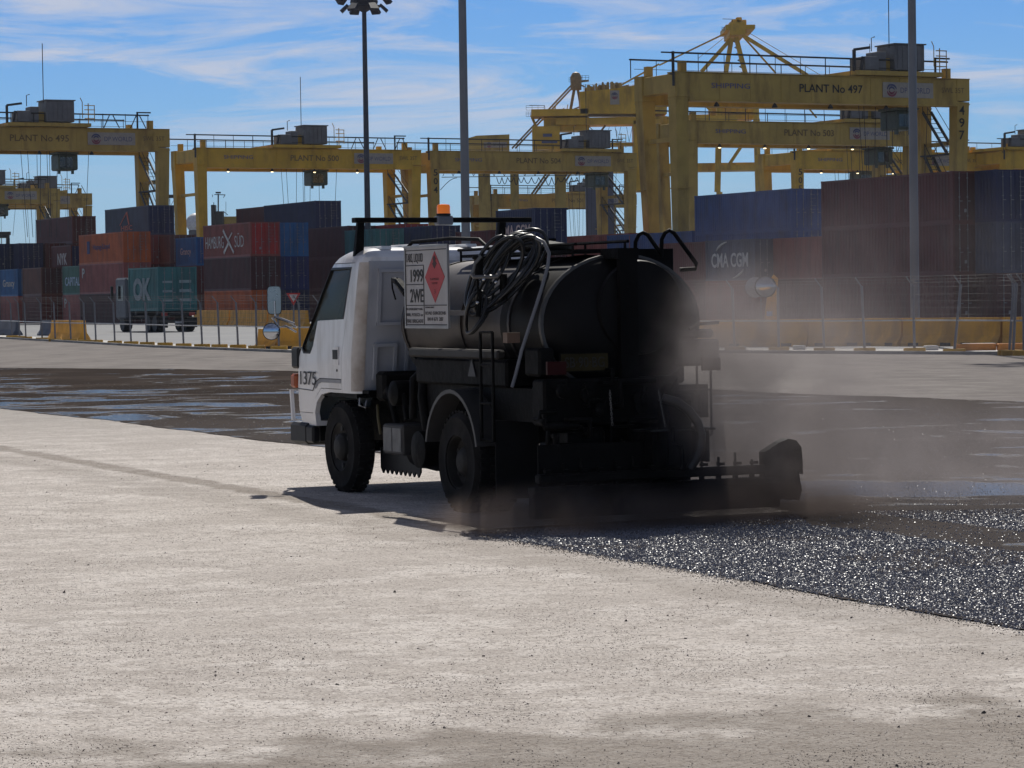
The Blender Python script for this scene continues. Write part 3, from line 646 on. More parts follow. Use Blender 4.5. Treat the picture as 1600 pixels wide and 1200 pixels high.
    for i, (x, dx) in enumerate(((T - 2.4, 0.5), (T - 1.6, 0.35), (T - 0.2, -0.2), (T + 0.1, 0.1), (T + 0.5, 0), (T + 1.4, -0.2), (T + 2.0, 0), (T + 4.3, -0.5))):
        ro.tube([(x, 2.0 + 0.5 * (i % 3), ZB), (x + dx, 2.0 + 0.5 * (i % 3), zl)], 0.03, 3)
    ro.build('hoist_rope', M_rope, t)
    if spreader:
        s = MB(); z = 11.2; s.bbox(T - 3.2, T + 3.2, 2.0, 4.4, z, z + 0.45, 0.05); s.bbox(T - 1.5, T + 1.5, 2.2, 4.2, z + 0.5, z + 1.2, 0.05)
        for x in (T - 3.0, T - 0.7, T + 0.7, T + 3.0): s.box(x - 0.2, x + 0.2, 2.0, 2.3, z - 0.9, z)
        s.build('spreader', M_cdark, t)
    if lamps or detail:
        for i, x in enumerate((3.5, 8.5, 13.4, 18.4)):
            l = MB(); l.lathe([(0.04, 0.28), (0.12, 0.2), (0.22, 0.0), (0.2, -0.05)], (x, 0.1, ZB - 0.38), 'Z', 10); lo = l.build('girder_lamp', M_cdark, t)
            if lamps: l = MB(); l.lathe([(0.15, -0.02), (0.12, -0.09), (0.04, -0.12)], (x, 0.1, ZB - 0.40), 'Z', 10); l.build('lamp_glow', M_lamp, lo)
    sb = MB(); sb.box(SPAN - 8.0, SPAN - 3.4, -0.09, -0.05, ZB + 0.5, ZT - 0.35); sbo = sb.build('sign_board', M_signw, t)
    swirl(sbo, SPAN - 7.2, -0.11, ZB + 1.05, 0.42)
    lettering('DP WORLD', M_logb, sbo, (SPAN - 6.4, -0.095, ZB + 0.85), END, width=2.7, height=0.42)
    lettering('PLANT No ' + num, M_black if num == '497' else M_fblk, t, (10.6, -0.045, ZB + 0.75), END, width=5.6, height=0.62, bold=0.01)
    lettering('SWL 35T', M_fblk, t, (SPAN - 2.6, -0.06, ZB + 0.95), END, width=2.1, height=0.4)
    lettering('SHIPPING', M_fblue, t, (3.0, -0.045, ZB + 0.9), END, width=3.3, height=0.38)
    if legnum:
        for i, ch in enumerate(legnum): lettering(ch, M_black, t, (SPAN - 0.95 if num == '497' else 0.35, -0.02 + 0.02 * i + 0.0, ZB - 0.7 - i * 0.95), END, width=0.5, height=0.7, bold=0.01)
    if stairs:
        s = MB(); x = SPAN - 0.6
        s.box(x - 0.5, x + 0.4, 1.2, gap, 12.3, 12.42)
        for a, b in (((1.4, 12.4), (gap - 0.4, 15.8)), ((gap - 0.6, 12.3), (1.6, 8.6)), ((1.4, 8.6), (gap - 0.4, 5.0))):
            for dx in (-0.5, 0.3): s.beam((x + dx, a[0], a[1]), (x + dx, b[0], b[1]), 0.08, 0.25); s.tube([(x + dx, a[0], a[1] + 1), (x + dx, b[0], b[1] + 1)], 0.035, 4)
            for i in range(9): u = (i + .5) / 9; yy, zz = a[0] + (b[0] - a[0]) * u, a[1] + (b[1] - a[1]) * u; s.box(x - 0.5, x + 0.3, yy - 0.1, yy + 0.1, zz - 0.02, zz + 0.02)
            s.tube([(x - .5, b[0], b[1]), (x - .5, b[0], b[1] + 1)], 0.035, 4); s.tube([(x - .5, a[0], a[1]), (x - .5, a[0], a[1] + 1)], 0.035, 4)
        s.build('access_stair', M_cdark, t)
    return t
def gl(px, d): return (GX(px, d), d, 0.0)
gantry(gl(1060, 194), 'big yellow gantry crane with PLANT No 497 lettering behind the tank', '497', 19.6, M_cy2, gap=5.0, legnum='497', scale=0.967)
gantry(gl(1078, 258), 'yellow gantry crane with PLANT No 503 seen through the legs of the big one', '503', 21.4, M_cy2, gap=5.5, lamps=True, spreader=False)
gantry(gl(1246, 316), 'yellow gantry crane low behind the maroon stack, numbered leg', '505', 9.0, M_cy, legnum='505', lamps=True)
gantry(gl(1573, 322), 'yellow gantry crane cut off by the right edge of the picture', '506', 4.0, M_cy)
gantry(gl(676, 304), 'faded streaky yellow gantry crane right of the thick grey mast', '504', 20.4, M_cy2, legnum='504')
gantry(gl(771, 433), 'small distant yellow gantry crane low behind the hose coil', '501', 18.0, M_cy2, legnum=None)
gantry(gl(312, 291), 'yellow gantry crane with four lit lamps behind the red lettered container', '500', 12.7, M_cy, lamps=True)
gantry(gl(-159, 248), 'yellow gantry crane with PLANT No 495 at the upper left', '495', 14.6, M_cy2, gap=6.0)
gantry(gl(-190, 377), 'distant yellow gantry crane with hanging spreader lower left', '502', 16.0, M_cy2, spreader=True, gap=7)
gantry(gl(-125, 396), 'distant yellow gantry crane just behind the one with the spreader', '507', 18.5, M_cy2)

# ============================================================ QUAY CRANES
def world_parts(t): return t.location
def QB(o, a, b, wpx, d, d2=None, mbx=None, hw=None):
    p = P(a[0], a[1], d) - o; q = P(b[0], b[1], d2 or d) - o; k = (d / FPX); mbx.beam(p, q, wpx * k, (hw or wpx) * k)
d = 520.0
o = P(1153, 470, d); o.z = 0
t = thing('quay_crane', 'towering yellow quay crane with A-frame mast and stays against the sky', 'crane', o, 0.0)
for dd in (0, 14):
    a = MB()
    for p1, p2, ww in (((1143, 60), (1096, 112), 6), ((1143, 60), (1124, 175), 7), ((1150, 58), (1184, 190), 7), ((1160, 55), (1262, 118), 5.5), ((1124, 160), (1121, 300), 9), ((1181, 170), (1186, 330), 9), ((1124, 300), (1122, 470), 9), ((1186, 300), (1187, 470), 9),
                       ((1088, 152), (1112, 174), 3.5), ((1160, 226), (1136, 262), 5), ((1122, 262), (1187, 262), 8)):
        QB(o, p1, p2, ww, d + dd, d + dd, a)
    a.build('a_frame', M_cy, t)
a = MB()
for p1, p2, ww in (((1138, 50), (1030, 102), 2.4), ((1030, 100), (965, 136), 2.6), ((1160, 56), (1212, 114), 2.6), ((1250, 153), (1276, 184), 2.4), ((1168, 50), (1300, 128), 0.8), ((1140, 52), (1090, 92), 0.7)):
    QB(o, p1, p2, ww, d + 7, d + 7, a)
a.build('forestay', M_cy, t)
a = MB()
for x0, x1, y0, y1 in ((1139, 1163, 36, 56), (1133, 1140, 40, 48), (1163, 1178, 40, 47)):
    p = P(x0, y1, d) - o; q = P(x1, y0, d) - o; a.box(p.x, q.x, -2, 12, p.z, q.z)
for x_, y_, w_ in ((1147, 33, 1.5), (1152, 30, 1.1), (1157, 34, 1.6), (1143, 38, 1.4)): p = P(x_, y_, d + 4) - o; a.bbox(p.x - w_ / 2, p.x + w_ / 2, 0, 3, p.z - 2.6, p.z, 0.15)
a.build('mast_head', M_cy, t)
a = MB()
for x0, x1, y in ((1128, 1142, 47), (1160, 1180, 44)):
    for yy in (y, y - 4): QB(o, (x0, yy), (x1, yy), 0.5, d, d, a)
    for i in range(5): x = x0 + (x1 - x0) * i / 4; QB(o, (x, y), (x, y - 5), 0.5, d, d, a)
QB(o, (1129, 29.5), (1144, 30), 0.8, d, d, a); QB(o, (1144, 30), (1144.5, 37), 0.8, d, d, a)
pts3 = [P(1148 + (6 if i % 2 else -2) + i * 1.2, 64 + i * 5, d + 5) - o for i in range(18)]; a.tube(pts3, 0.18, 4)
a.build('mast_ladder', M_cdark, t)
a = MB()
for x0, x1, y0, y1 in ((1112, 1188, 165, 176), (1060, 1180, 176, 186), (960, 1205, 252, 268)):
    p = P(x0, y1, d) - o; q = P(x1, y0, d) - o; a.box(p.x, q.x, 3, 9, p.z, q.z)
a.build('trolley_beam', M_cy, t)
d = 470.0; o = P(950, 470, d); o.z = 0
t = thing('quay_crane', 'yellow quay crane with long box boom and slanting twin struts left of the big one', 'crane', o, 0.0)
a = MB(); fs = [P(x, y, d) - o for x, y in ((906, 180), (905, 146), (952, 142), (1010, 133), (1040, 132), (1040, 180))]
a.prism([(p.x, p.z) for p in fs], -4, 5, 'Y'); a.build('machine_house', M_cy, t)
a = MB(); rr = random.Random(5)
for i in range(26):                                   # netting and small plant heaped on the house roof
    x = 914 + i * 2.6; y = 139 - 6 * math.sin(math.pi * i / 26) - rr.uniform(0, 5); p = P(x, y, d) - o; q = P(x + rr.uniform(2.5, 5), 147, d) - o
    y0_ = rr.uniform(-3, 2); a.bbox(p.x, q.x, y0_, y0_ + rr.uniform(1, 3), q.z, p.z, 0.08)
a.build('roof_plant', mat('weathered_canvas', (0.42, 0.33, 0.14), 0.9, var=0.4, scale=2.0), t)
a = MB()
for i in range(14): x = 912 + i * 7; QB(o, (x, 147), (x, 131), 0.5, d, d, a)
QB(o, (912, 133), (1004, 127), 0.5, d, d, a); QB(o, (912, 138), (1004, 132), 0.5, d, d, a)
for i in range(30):
    x, y = rr.uniform(832, 925), rr.uniform(170, 200); x2, y2 = x + rr.uniform(-14, 14), y + rr.uniform(-14, 14); QB(o, (x, y), (x2, y2), rr.uniform(0.6, 1.6), d - 1, d - 1, a)
a.build('lattice_clutter', M_cy2, t)
a = MB()
for x0, x1, y0, y1, m0, m1 in ((868, 1150, 182, 197, -3, 4), (832, 874, 199, 235, -4, 4), (830, 918, 172, 184, -4, 4), (850, 920, 184, 206, -2, 3), (990, 1008, 190, 300, -3, 3), (918, 1010, 222, 228, 0, 4)):
    p = P(x0, y1, d) - o; q = P(x1, y0, d) - o; a.box(p.x, q.x, m0, m1, p.z, q.z)
QB(o, (830, 180), (838, 199), 4, d, d, a)
a.build('boom', M_cy, t)
a = MB()
for off in (0, 5):
    for p1, p2, ww in (((893 + off, 133), (800 + off, 232), 2.6), ((860 + off, 262), (812 + off, 330), 3.2), ((900 + off, 250), (868 + off, 300), 3.2)): QB(o, p1, p2, ww, d + off, d + off, a)
for p1, p2, ww in (((898, 135), (890, 180), 4.5), ((902, 135), (910, 180), 4.0), ((898, 133), (906, 133), 8), ((893, 172), (908, 166), 2), ((930, 216), (946, 196), 3), ((902, 128), (920, 126), 3), ((906, 132), (914, 136), 2)): QB(o, p1, p2, ww, d, d, a)
a.lathe([(0.9, -1.6), (1.0, 0.6), (0.6, 1.3), (0.1, 1.5)], P(900, 126, d) - o, 'Z', 10)
a.build('slanting_strut', mat('weathered_tan_steel', (0.30, 0.21, 0.10), 0.6, var=0.3), t)
a = MB()
for x0, x1, y in ((889, 897, 128), (905, 920, 125), (822, 850, 172), (822, 832, 182)):
    for yy in (y, y - 4, y - 7): QB(o, (x0, yy), (x1, yy), 0.45, d, d, a)
    for i in range(4): x = x0 + (x1 - x0) * i / 3; QB(o, (x, y), (x, y - 7), 0.45, d, d, a)
QB(o, (827, 164.5), (851, 165), 0.8, d, d, a); QB(o, (851, 165), (851.5, 172), 0.8, d, d, a)
for i in range(6): QB(o, (952 + i * 9, 198), (947 + i * 9 + (9 if i % 2 else 0), 222), 0.6, d, d, a)
a.build('handrail', M_cdark, t)
a = MB(); p = P(952, 166, d) - o; q = P(966, 144, d) - o; a.box(p.x, q.x, -4.1, -4.02, p.z, q.z); sb = a.build('sign_board', M_signw, t)
swirl(sb, (p.x + q.x) / 2, -4.16, q.z - 0.9, 0.5)
a = MB()
for (x0, x1, y0, y1) in ((848, 862, 211, 216), (846, 870, 221, 226)): p = P(x0, y1, d) - o; q = P(x1, y0, d) - o; a.box(p.x, q.x, -4.1, -4.02, p.z, q.z)
a.build('name_plate', M_logb, t)
# far quay crane boom: box with sign boards, festoon truss, blue-grey legs
d = 430.0; o = P(820, 470, d); o.z = 0
t = thing('quay_crane', 'quay crane with blue-grey legs and a festooned truss behind the faded gantry', 'crane', o, 0.0)
a = MB(); fs = [P(x, y, d + 30) - o for x, y in ((728, 236), (728, 218), (745, 213), (796, 211), (796, 236))]; a.prism([(p.x, p.z) for p in fs], 28, 34, 'Y'); a.build('boom_tip', M_cy2, t)
a = MB(); p = P(756, 232, d + 30) - o; q = P(792, 223, d + 30) - o; a.box(p.x, q.x, 27.8, 27.95, p.z, q.z); sb = a.build('sign_board', M_signw, t); swirl(sb, p.x + 0.9, 27.75, (p.z + q.z) / 2, 0.36)
lettering('DP WORLD', M_logb, sb, (p.x + 1.6, 27.78, p.z + 0.3), END, width=2.0, height=0.42)
a = MB()
for x0, x1, y0, y1 in ((690, 915, 273, 277), (690, 915, 256, 259)): p = P(x0, y1, d) - o; q = P(x1, y0, d) - o; a.box(p.x, q.x, 0, 1.2, p.z, q.z)
for i in range(28): QB(o, (692 + i * 8, 258 if i % 2 else 275), (700 + i * 8, 275 if i % 2 else 258), 0.9, d, d, a)
a.build('truss', M_cdark, t)
a = MB(); rr = random.Random(3); x = 776
while x < 912:
    w_ = rr.uniform(7, 12); dp = rr.uniform(7, 13); a.tube([P(x + w_ * i / 8, 277 + dp * math.sin(math.pi * i / 8), d + 0.6) - o for i in range(9)], 0.06, 4); x += w_
a.tube([P(688 + 26 * i / 8 + 0, 297 - 19 * math.sin(math.pi * i / 16 * 1.0) ** 1, d) - o for i in range(9)], 0.05, 4)
a.build('festoon_cable', M_cdark, t)
M_bg = mat('blue_grey_leg', (0.085, 0.095, 0.14), 0.6, var=0.25, scale=0.4)
for x0, x1 in ((917, 931), (948, 957)):
    a = MB(); p = P(x0, 470, d - 60) - o; q = P(x1, 236, d - 60) - o; a.box(p.x, q.x, -62, -60, 0, q.z); a.build('leg', M_bg, t)
for x0, x1 in ((750, 765), (800, 810), (870, 884)):
    a = MB(); p = P(x0, 470, d) - o; q = P(x1, 236, d) - o; a.box(p.x, q.x, 2, 3.4, 0, q.z); a.build('portal_post', M_cy2, t)
# ============================================================ MASTS, FENCES, BARRIERS, LORRY
M_mast = mat('grey_mast_paint', (0.17, 0.18, 0.20), 0.5, metal=0.2, var=0.15, scale=0.5)
M_mastd = mat('dark_mast_paint', (0.05, 0.055, 0.075), 0.5, var=0.2)
def mast(px, d, h, r0, r1, label, m, head=False, lean=0.0):
    t = thing('light_mast', label, 'light mast', (GX(px, d), d, 0), 0)
    a = MB(); n = 6; a.tube([(lean * h * i / n, 0, h * i / n) for i in range(n + 1)], [r0 + (r1 - r0) * i / n for i in range(n + 1)], 14); a.build('pole', m, t, 50)
    a = MB(); a.lathe([(r0 * 1.9, 0), (r0 * 1.9, 0.06), (r0 * 1.15, 0.08), (r0 * 1.05, 0.5)], (0, 0, 0), 'Z', 14); a.build('base_flange', M_steel, t)
    hz = h - 1.2
    a = MB(); a.lathe([(r1, -0.8), (1.0, -0.3), (1.1, 0.0), (1.0, 0.3), (r1, 0.9)], (lean * h, 0, hz), 'Z', 16)
    for ring, rr_, z in ((0, 1.25, -0.35), (1, 1.6, 0.35)): a.tube([(lean * h + rr_ * math.cos(i * 0.3927), rr_ * math.sin(i * 0.3927), hz + z) for i in range(16)], 0.07, 5, close=True)
    a.build('head_ring', M_mastd, t)
    for i in range(12):
        an = i * 2 * math.pi / 12; lv = i % 2; rr_ = 1.5 + 0.45 * lv; z = hz - 0.45 + 0.75 * lv; c, s = math.cos(an), math.sin(an)
        a = MB(); c0 = Vector((lean * h + c * rr_, s * rr_, z)); a.beam(c0 - Vector((c * .25, s * .25, -.22)), c0 + Vector((c * .3, s * .3, -.3)), 0.62, 0.22, 0.75, 0.26)
        a.build('floodlight', M_mastd, t)
    return t
mast(576.5, 216, 26.2, 0.27, 0.17, 'tall slim dark light mast with a ring of floodlights at its top', M_mastd)
mast(729.5, 98, 30, 0.17, 0.10, 'thick pale grey light mast rising out of frame above the truck', M_mast)
mast(1429.5, 90, 30, 0.15, 0.10, 'pale grey light mast behind the yellow barriers on the right', M_mast)

M_post = mat('galvanised_post', (0.16, 0.165, 0.185), 0.5, metal=0.3, var=0.25)
M_wire = mat('fence_wire', (0.045, 0.045, 0.05), 0.8)
M_railb = mat('galvanised_rail', (0.42, 0.42, 0.42), 0.45, metal=0.3)
M_foot = mat('yellow_fence_foot', (0.52, 0.29, 0.04), 0.8, var=0.3, scale=3.0, stain=(0.12, 0.09, 0.06), sscale=2.0)
def fence(name, label, posts, hgt, armv):
    """posts: (top px x, base px x, base px y)"""
    B = [G(b, y, 0.05) for (tx, b, y) in posts]; o = B[0].copy(); o.z = 0
    t = thing(name, label, 'fence', o); tops = []
    for i, ((tx, b, y), g) in enumerate(zip(posts, B)):
        h = hgt(i / (len(posts) - 1)); p = g - o; k = g.y / FPX
        q = p + Vector(((tx - b - 0.015 * h / k) * k, 0.0, h)); ar = q + Vector((-0.19, -0.05, 0.24)); tops.append((p, q, ar))
        a = MB(); a.tube([p, q], 0.038, 8); a.beam(q - Vector((0, 0, 0.02)), ar, 0.045, 0.03); a.build('post', M_post, t)
        f = MB(); f.bbox(p.x - 0.30, p.x + 0.30, p.y - 0.11, p.y + 0.11, -0.02, 0.15, 0.02); f.build('foot', M_foot, t)
    r = MB(); wv = MB()
    for (p0, q0, a0), (p1, q1, a1) in zip(tops[:-1], tops[1:]):
        if abs((p1 - p0).length) > 9: continue
        L_ = lambda u, c=0: p0.lerp(q0, u), 
        r.tube([p0.lerp(q0, 0.47), p1.lerp(q1, 0.47)], 0.026, 6)
        for u in [0.56, 0.66, 0.76, 0.86, 0.97]: wv.tube([p0.lerp(q0, u), p1.lerp(q1, u)], 0.0035, 3)
        n = max(2, int((p1 - p0).length / 0.3))
        for j in range(1, n): a, b = p0.lerp(p1, j / n), q0.lerp(q1, j / n); wv.tube([a.lerp(b, 0.47), b], 0.0022, 3)
        for u in (0.3, 0.65, 1.0): wv.tube([q0.lerp(a0, u), q1.lerp(a1, u)], 0.005, 3)
    r.build('rail', M_railb, t); wv.build('wire_mesh', M_wire, t)
    return t
PL = [(-14, -13, 525), (18, 19, 527), (30, 31, 528), (40, 40.5, 529), (65, 66, 530.5), (86, 86.5, 532), (110, 111, 533), (132.5, 133, 534), (149.5, 150, 534.5), (179, 179.5, 536), (204, 205, 537), (229, 230, 538), (257, 258, 539), (286, 287, 540.5),
      (315, 316, 541.5), (342, 343, 542), (371, 372, 542.5), (402, 401, 544), (436, 436, 545), (469, 469, 546), (500, 500, 546.5), (560, 560, 547), (620, 620, 547)]
fence('wire_fence', 'wire fence with slanted post tops and yellow feet left of the truck', PL, lambda u: 1.82 - 0.22 * u, 0)
PR = [(1010, 1011, 546), (1078, 1079, 546), (1147, 1148, 546.5), (1218, 1217, 547.5), (1286, 1288, 548.5), (1349, 1351, 549), (1429, 1429, 549), (1504, 1491, 550.5), (1587, 1577, 552.5), (1591, 1583, 553), (1602, 1600, 553), (1680, 1678, 554)]
fence('wire_fence', 'wire fence with leaning posts in front of the yellow barriers on the right', PR, lambda u: 1.86, 0)

M_bar = mat('yellow_barrier_paint', (0.78, 0.38, 0.045), 0.75, var=0.25, scale=1.2, bump=0.15, stain=(0.22, 0.13, 0.06), sscale=1.0, samt=0.7)
M_barg = mat('grey_barrier', (0.13, 0.145, 0.18), 0.8, var=0.25, scale=1.2)
JP = [(-0.30, 0), (0.30, 0), (0.30, 0.09), (0.13, 0.33), (0.085, 0.86), (-0.085, 0.86), (-0.13, 0.33), (-0.30, 0.09)]
def barrier(p, q, label, m, hs=1.0, group='concrete barriers in a row behind the fence'):
    p, q = Vector(p), Vector(q); d = q - p; L = d.length; rz = math.atan2(d.y, d.x)
    t = thing('concrete_barrier', label, 'barrier', p, rz, group)
    a = MB(); a.prism([(x, z * hs) for x, z in JP], 0.012, L - 0.012, 'X'); a.build('body', m, t)
    a = MB()
    for x in (L * 0.22, L * 0.78): a.cbox(x, -0.29, 0.06, 0.34, 0.05, 0.10)
    a.build('forklift_slot', M_cdark, t); return t
bx = [1030, 1118, 1263, 1352, 1412, 1502, 1566, 1660]; bd = [91, 90.5, 89.5, 89, 87.5, 86.5, 85.5, 85]
words = ['partly hidden by the truck box', 'left of the round mirror post', 'below the round mirror post', 'left of the pale mast', 'at the foot of the pale mast', 'right of the leaning post', 'at the right edge']
for i in range(7): barrier((GX(bx[i], bd[i]), bd[i], 0), (GX(bx[i + 1], bd[i + 1]), bd[i + 1], 0), 'long yellow concrete barrier ' + words[i], M_bar, 1.04)
for i, (x0, x1, d_) in enumerate(((1492, 1556, 79.2), (1560, 1612, 79.0))):
    a = MB(); a.bbox(GX(x0, d_), GX(x1, d_), d_, d_ + 0.4, 0.0, 0.2, 0.02)
    o_ = a.build('yellow_block', mat('orange_block', (0.58, 0.22, 0.04), 0.8, var=0.25), None); tag(o_, ('low orange block between the two leaning fence posts', 'low orange block at the right edge in front of the barrier')[i], 'block', 'low blocks lying at the kerb')
for i, (x0, x1, d_) in enumerate(((1446, 1466, 80.5), (1506, 1556, 83), (1240, 1258, 84), (1155, 1165, 84))):
    a = MB(); a.bbox(GX(x0, d_), GX(x1, d_), d_, d_ + 0.5, 0.0, 0.14, 0.02); tag(a.build('white_slab', M_path), ('small white slab left of the leaning fence post', 'long white slab above the orange block', 'pale slab below the round mirror post', 'small pale slab right of the truck')[i], 'slab', 'pale concrete slabs behind the fence')
# left barriers
barrier(G(-40, 523), G(28, 524), 'blue-grey barrier at the left edge behind the fence', M_barg, 1.0)
barrier(G(66, 524), G(103, 525), 'blue-grey barrier with a white lump on top left of the yellow pair', M_barg, 1.0)
for i, x in enumerate((112, 132)):
    p = G(x, 531 + i); barrier(p, p + EY * 3.0, ('yellow barrier seen end-on, left of the pair', 'yellow barrier seen end-on, right of the pair')[i], M_bar, 1.1)
for i, (a_, b_) in enumerate((((300, 507), (360, 509)), ((362, 509), (420, 511)), ((422, 511), (480, 513)))):
    barrier(G(*a_), G(*b_), 'distant yellow barrier ' + ('beside the green lorry', 'behind the fence midway to the cab', 'behind the cab mirror')[i], M_bar, 1.3)
p, q = G(403, 546), G(434, 546.5); barrier(p + Vector((0, 1.0, 0)), q + Vector((0, 1.0, 0)), 'yellow barrier below the round cab mirror', M_bar, 0.85)
barrier(q + Vector((0, 1.0, 0)), q + Vector((1.3, 1.0, 0)), 'yellow barrier just left of the cab bumper', M_bar, 0.9)
# give way sign
M_red = mat('sign_red', (0.45, 0.02, 0.02), 0.5)
p = G(460, 541); k = p.y / FPX
t = thing('give_way_sign', 'triangular red and white give way sign behind the cab mirror', 'road sign', p)
a = MB(); a.tube([(0, 0, 0), (0, 0, 1.9)], 0.03, 8); a.build('post', M_post, t)
a = MB(); z0 = 1.55; s_ = 0.27; a.prism([(-s_, z0 + 0.48), (s_, z0 + 0.48), (0, z0)], -0.06, -0.045, 'Y'); a.build('sign_face', M_red, t)
a = MB(); s_ = 0.16; a.prism([(-s_, z0 + 0.42), (s_, z0 + 0.42), (0, z0 + 0.14)], -0.066, -0.062, 'Y'); wf = a.build('white_centre', M_white, t)
lettering('GIVE', M_black, t, (-0.075, -0.068, z0 + 0.335), END, width=0.15, height=0.05); lettering('WAY', M_black, t, (-0.06, -0.068, z0 + 0.27), END, width=0.12, height=0.05)
# convex mirror on a yellow stand
d_ = 96.0; t = thing('mirror_stand', 'yellow stand carrying a round convex mirror behind the barriers', 'traffic mirror', (GX(1204, d_), d_, 0))
a = MB(); a.prism([(-0.26, 0), (0.22, 0), (0.2, 1.3), (0.27, 2.25), (0.12, 2.4), (-0.02, 2.2), (-0.2, 1.1)], -0.05, 0.05, 'Y'); a.build('stand', M_bar, t)
a = MB(); a.lathe([(0.34, 0.0), (0.38, 0.03), (0.36, 0.08), (0.1, 0.10)], (-0.18, -0.12, 1.98), 'Y', 24); a.build('mirror_rim', M_cdark, t)
a = MB(); a.lathe([(0.02, -0.10), (0.2, -0.08), (0.33, -0.01), (0.34, 0.0)], (-0.18, -0.12, 1.98), 'Y', 24); a.build('mirror_glass', mat('mirror', (0.45, 0.45, 0.45), 0.2, metal=1.0), t, 60)
a = MB(); a.lathe([(0.02, 0.02), (0.33, 0.0), (0.36, 0.02)], (-0.52, -0.02, 1.96), 'Y', 24); a.build('second_mirror', mat('mirror_back_grey', (0.30, 0.31, 0.33), 0.4, metal=0.3), t, 60)
a = MB(); a.box(-0.15, 0.05, -0.058, -0.052, 0.95, 1.12); a.build('label_plate', mat('pale_blue_label', (0.35, 0.45, 0.65), 0.6), t)
# small yellow bollard far left
p = G(53, 497); t = thing('bollard', 'small yellow bollard standing before the far-left containers', 'bollard', G(53, 500) * 1.0)
a = MB(); a.lathe([(0.16, 0), (0.15, 0.9), (0.13, 1.05), (0.05, 1.1)], (0, 0, 0), 'Z', 12); a.build('body', M_bar, t, 40); a = MB(); a.lathe([(0.157, 0.6), (0.157, 0.75)], (0, 0, 0), 'Z', 12); a.build('band', M_white, t)

# ---- green container lorry
d_ = 163.0; X = GX(247, d_); LO = Vector((X, d_, 0)); LY = YAW
t = thing('container_lorry', 'lorry carrying a green container, seen from behind at the left', 'lorry', LO, LY)
fr, sp, ds = container_meshes(5.4, 2.6)
g = thing('shipping_container', 'green container with pale letters riding on the lorry', 'container', LO + Vector((0, 0, 1.25)), LY, 'shipping containers stacked in the yard')
for me_, nm in ((fr, 'frame'), (sp, 'side_panel')): link(nm, me_, cmat('teal'), g)
for dm, bm_ in ds: dd = link('door', dm, cmat('teal'), g); link('locking_bar', bm_, M_steel, dd)
lettering('OK', mat('grey_lettering', (0.24, 0.30, 0.31), 0.6), g, (-0.008, 4.5, 0.6), SIDE, width=3.3, height=1.4, bold=0.05)
a = MB()
for k in range(3): a.box(1.35, 2.1, 0.0225, 0.026, 0.55 + k * 0.55, 0.72 + k * 0.55); a.box(0.3, 0.95, 0.0225, 0.026, 0.55 + k * 0.55, 0.68 + k * 0.55)
a.build('code_marks', mat('dull_white', (0.3, 0.38, 0.38), 0.6), g)
a = MB(); a.box(0.5, 0.75, 0.1, 7.4, 0.85, 1.2); a.box(1.7, 1.95, 0.1, 7.4, 0.85, 1.2)
for y in (0.1, 2, 4, 6): a.box(0, CW, y, y + 0.25, 1.0, 1.24)
a.box(0.1, 2.34, -0.05, 0.09, 0.55, 0.72); a.build('chassis', M_cdark, t)
for y in (0.75, 2.0, 6.8):
    for x in (0.02, 1.9):
        a = MB(); a.lathe([(0.2, 0), (0.46, 0.0), (0.5, 0.05), (0.5, 0.48), (0.46, 0.52), (0.2, 0.52)], (x, y, 0.5), 'X', 20); a.build('wheel', M_cdark, t, 40)
a = MB()
for x in (0.02, 1.86): a.box(x, x + 0.56, -0.02, 0.0, 0.25, 0.85)
a.build('mudflap', mat('rubber', (0.012, 0.012, 0.012), 0.8), t)
for x in (0.18, 1.9): a = MB(); a.box(x, x + 0.36, -0.09, -0.06, 0.95, 1.15); a.build('tail_lamp', mat('tail_lamp_red', (0.4, 0.03, 0.02), 0.4), t)
a = MB(); a.box(1.0, 1.45, -0.09, -0.07, 0.5, 0.62); a.build('number_plate', M_white, t)
a = MB(); a.bbox(-0.02, 2.46, 5.9, 7.9, 0.75, 3.3, 0.12); cb = a.build('cab', mat('cab_grey', (0.09, 0.10, 0.12), 0.5), t)
a = MB(); a.box(-0.035, -0.024, 6.3, 7.5, 1.9, 2.8); a.build('cab_window', M_glassd, cb)
a = MB(); a.bbox(-0.35, -0.2, 7.7, 7.85, 2.0, 2.8, 0.02); a.build('mirror', M_cdark, cb)
# mast of a ship, radome and distant lights beyond the stacks
d_ = 420; o = P(340, 470, d_); o.z = 0; t = thing('ship_mast', 'dark ship mast with a radar platform seen between the crane legs', 'ship mast', o)
a = MB()
for p1, p2, ww in (((341, 335), (341, 303), 2.0), ((335, 304), (352, 304.5), 1.2), ((337, 301), (345, 301), 2.5), ((332, 304), (332, 308), 0.8), ((352, 304), (349, 309), 0.9), ((334, 335), (334, 316), 1.0), ((353, 340), (353, 315), 0.6), ((349, 330), (356, 336), 1.0)): QB(o, p1, p2, ww, d_, d_, a)
for x0, x1, y0, y1 in ((330, 336, 320, 345), (337, 348, 330, 345)): p = P(x0, y1, d_) - o; q = P(x1, y0, d_) - o; a.box(p.x, q.x, 0, 2, 0, q.z)
a.build('mast', M_cdark, t)
a = MB(); p = P(336, 345, d_) - o; q = P(378, 337, d_) - o; a.box(p.x, q.x, 3, 8, 0, q.z); q2 = P(372, 334, d_) - o; a.box(P(360, 1, d_).x - o.x, q2.x, 3.5, 7, q.z, q2.z); a.build('superstructure', M_cy2, t)
d_ = 380; o = P(308, 470, d_); o.z = 0; t = thing('radome', 'white ball-shaped radome on a drum between the crane legs', 'radome', o)
zt = P(308, 333, d_).z; r_ = 1.35
a = MB(); a.lathe([(0.8, 0), (0.8, zt - 3.4), (1.0, zt - 3.3), (1.0, zt - 2.4), (0.7, zt - 2.2)], (0, 0, 0), 'Z', 14); a.build('drum', M_hgrey, t)
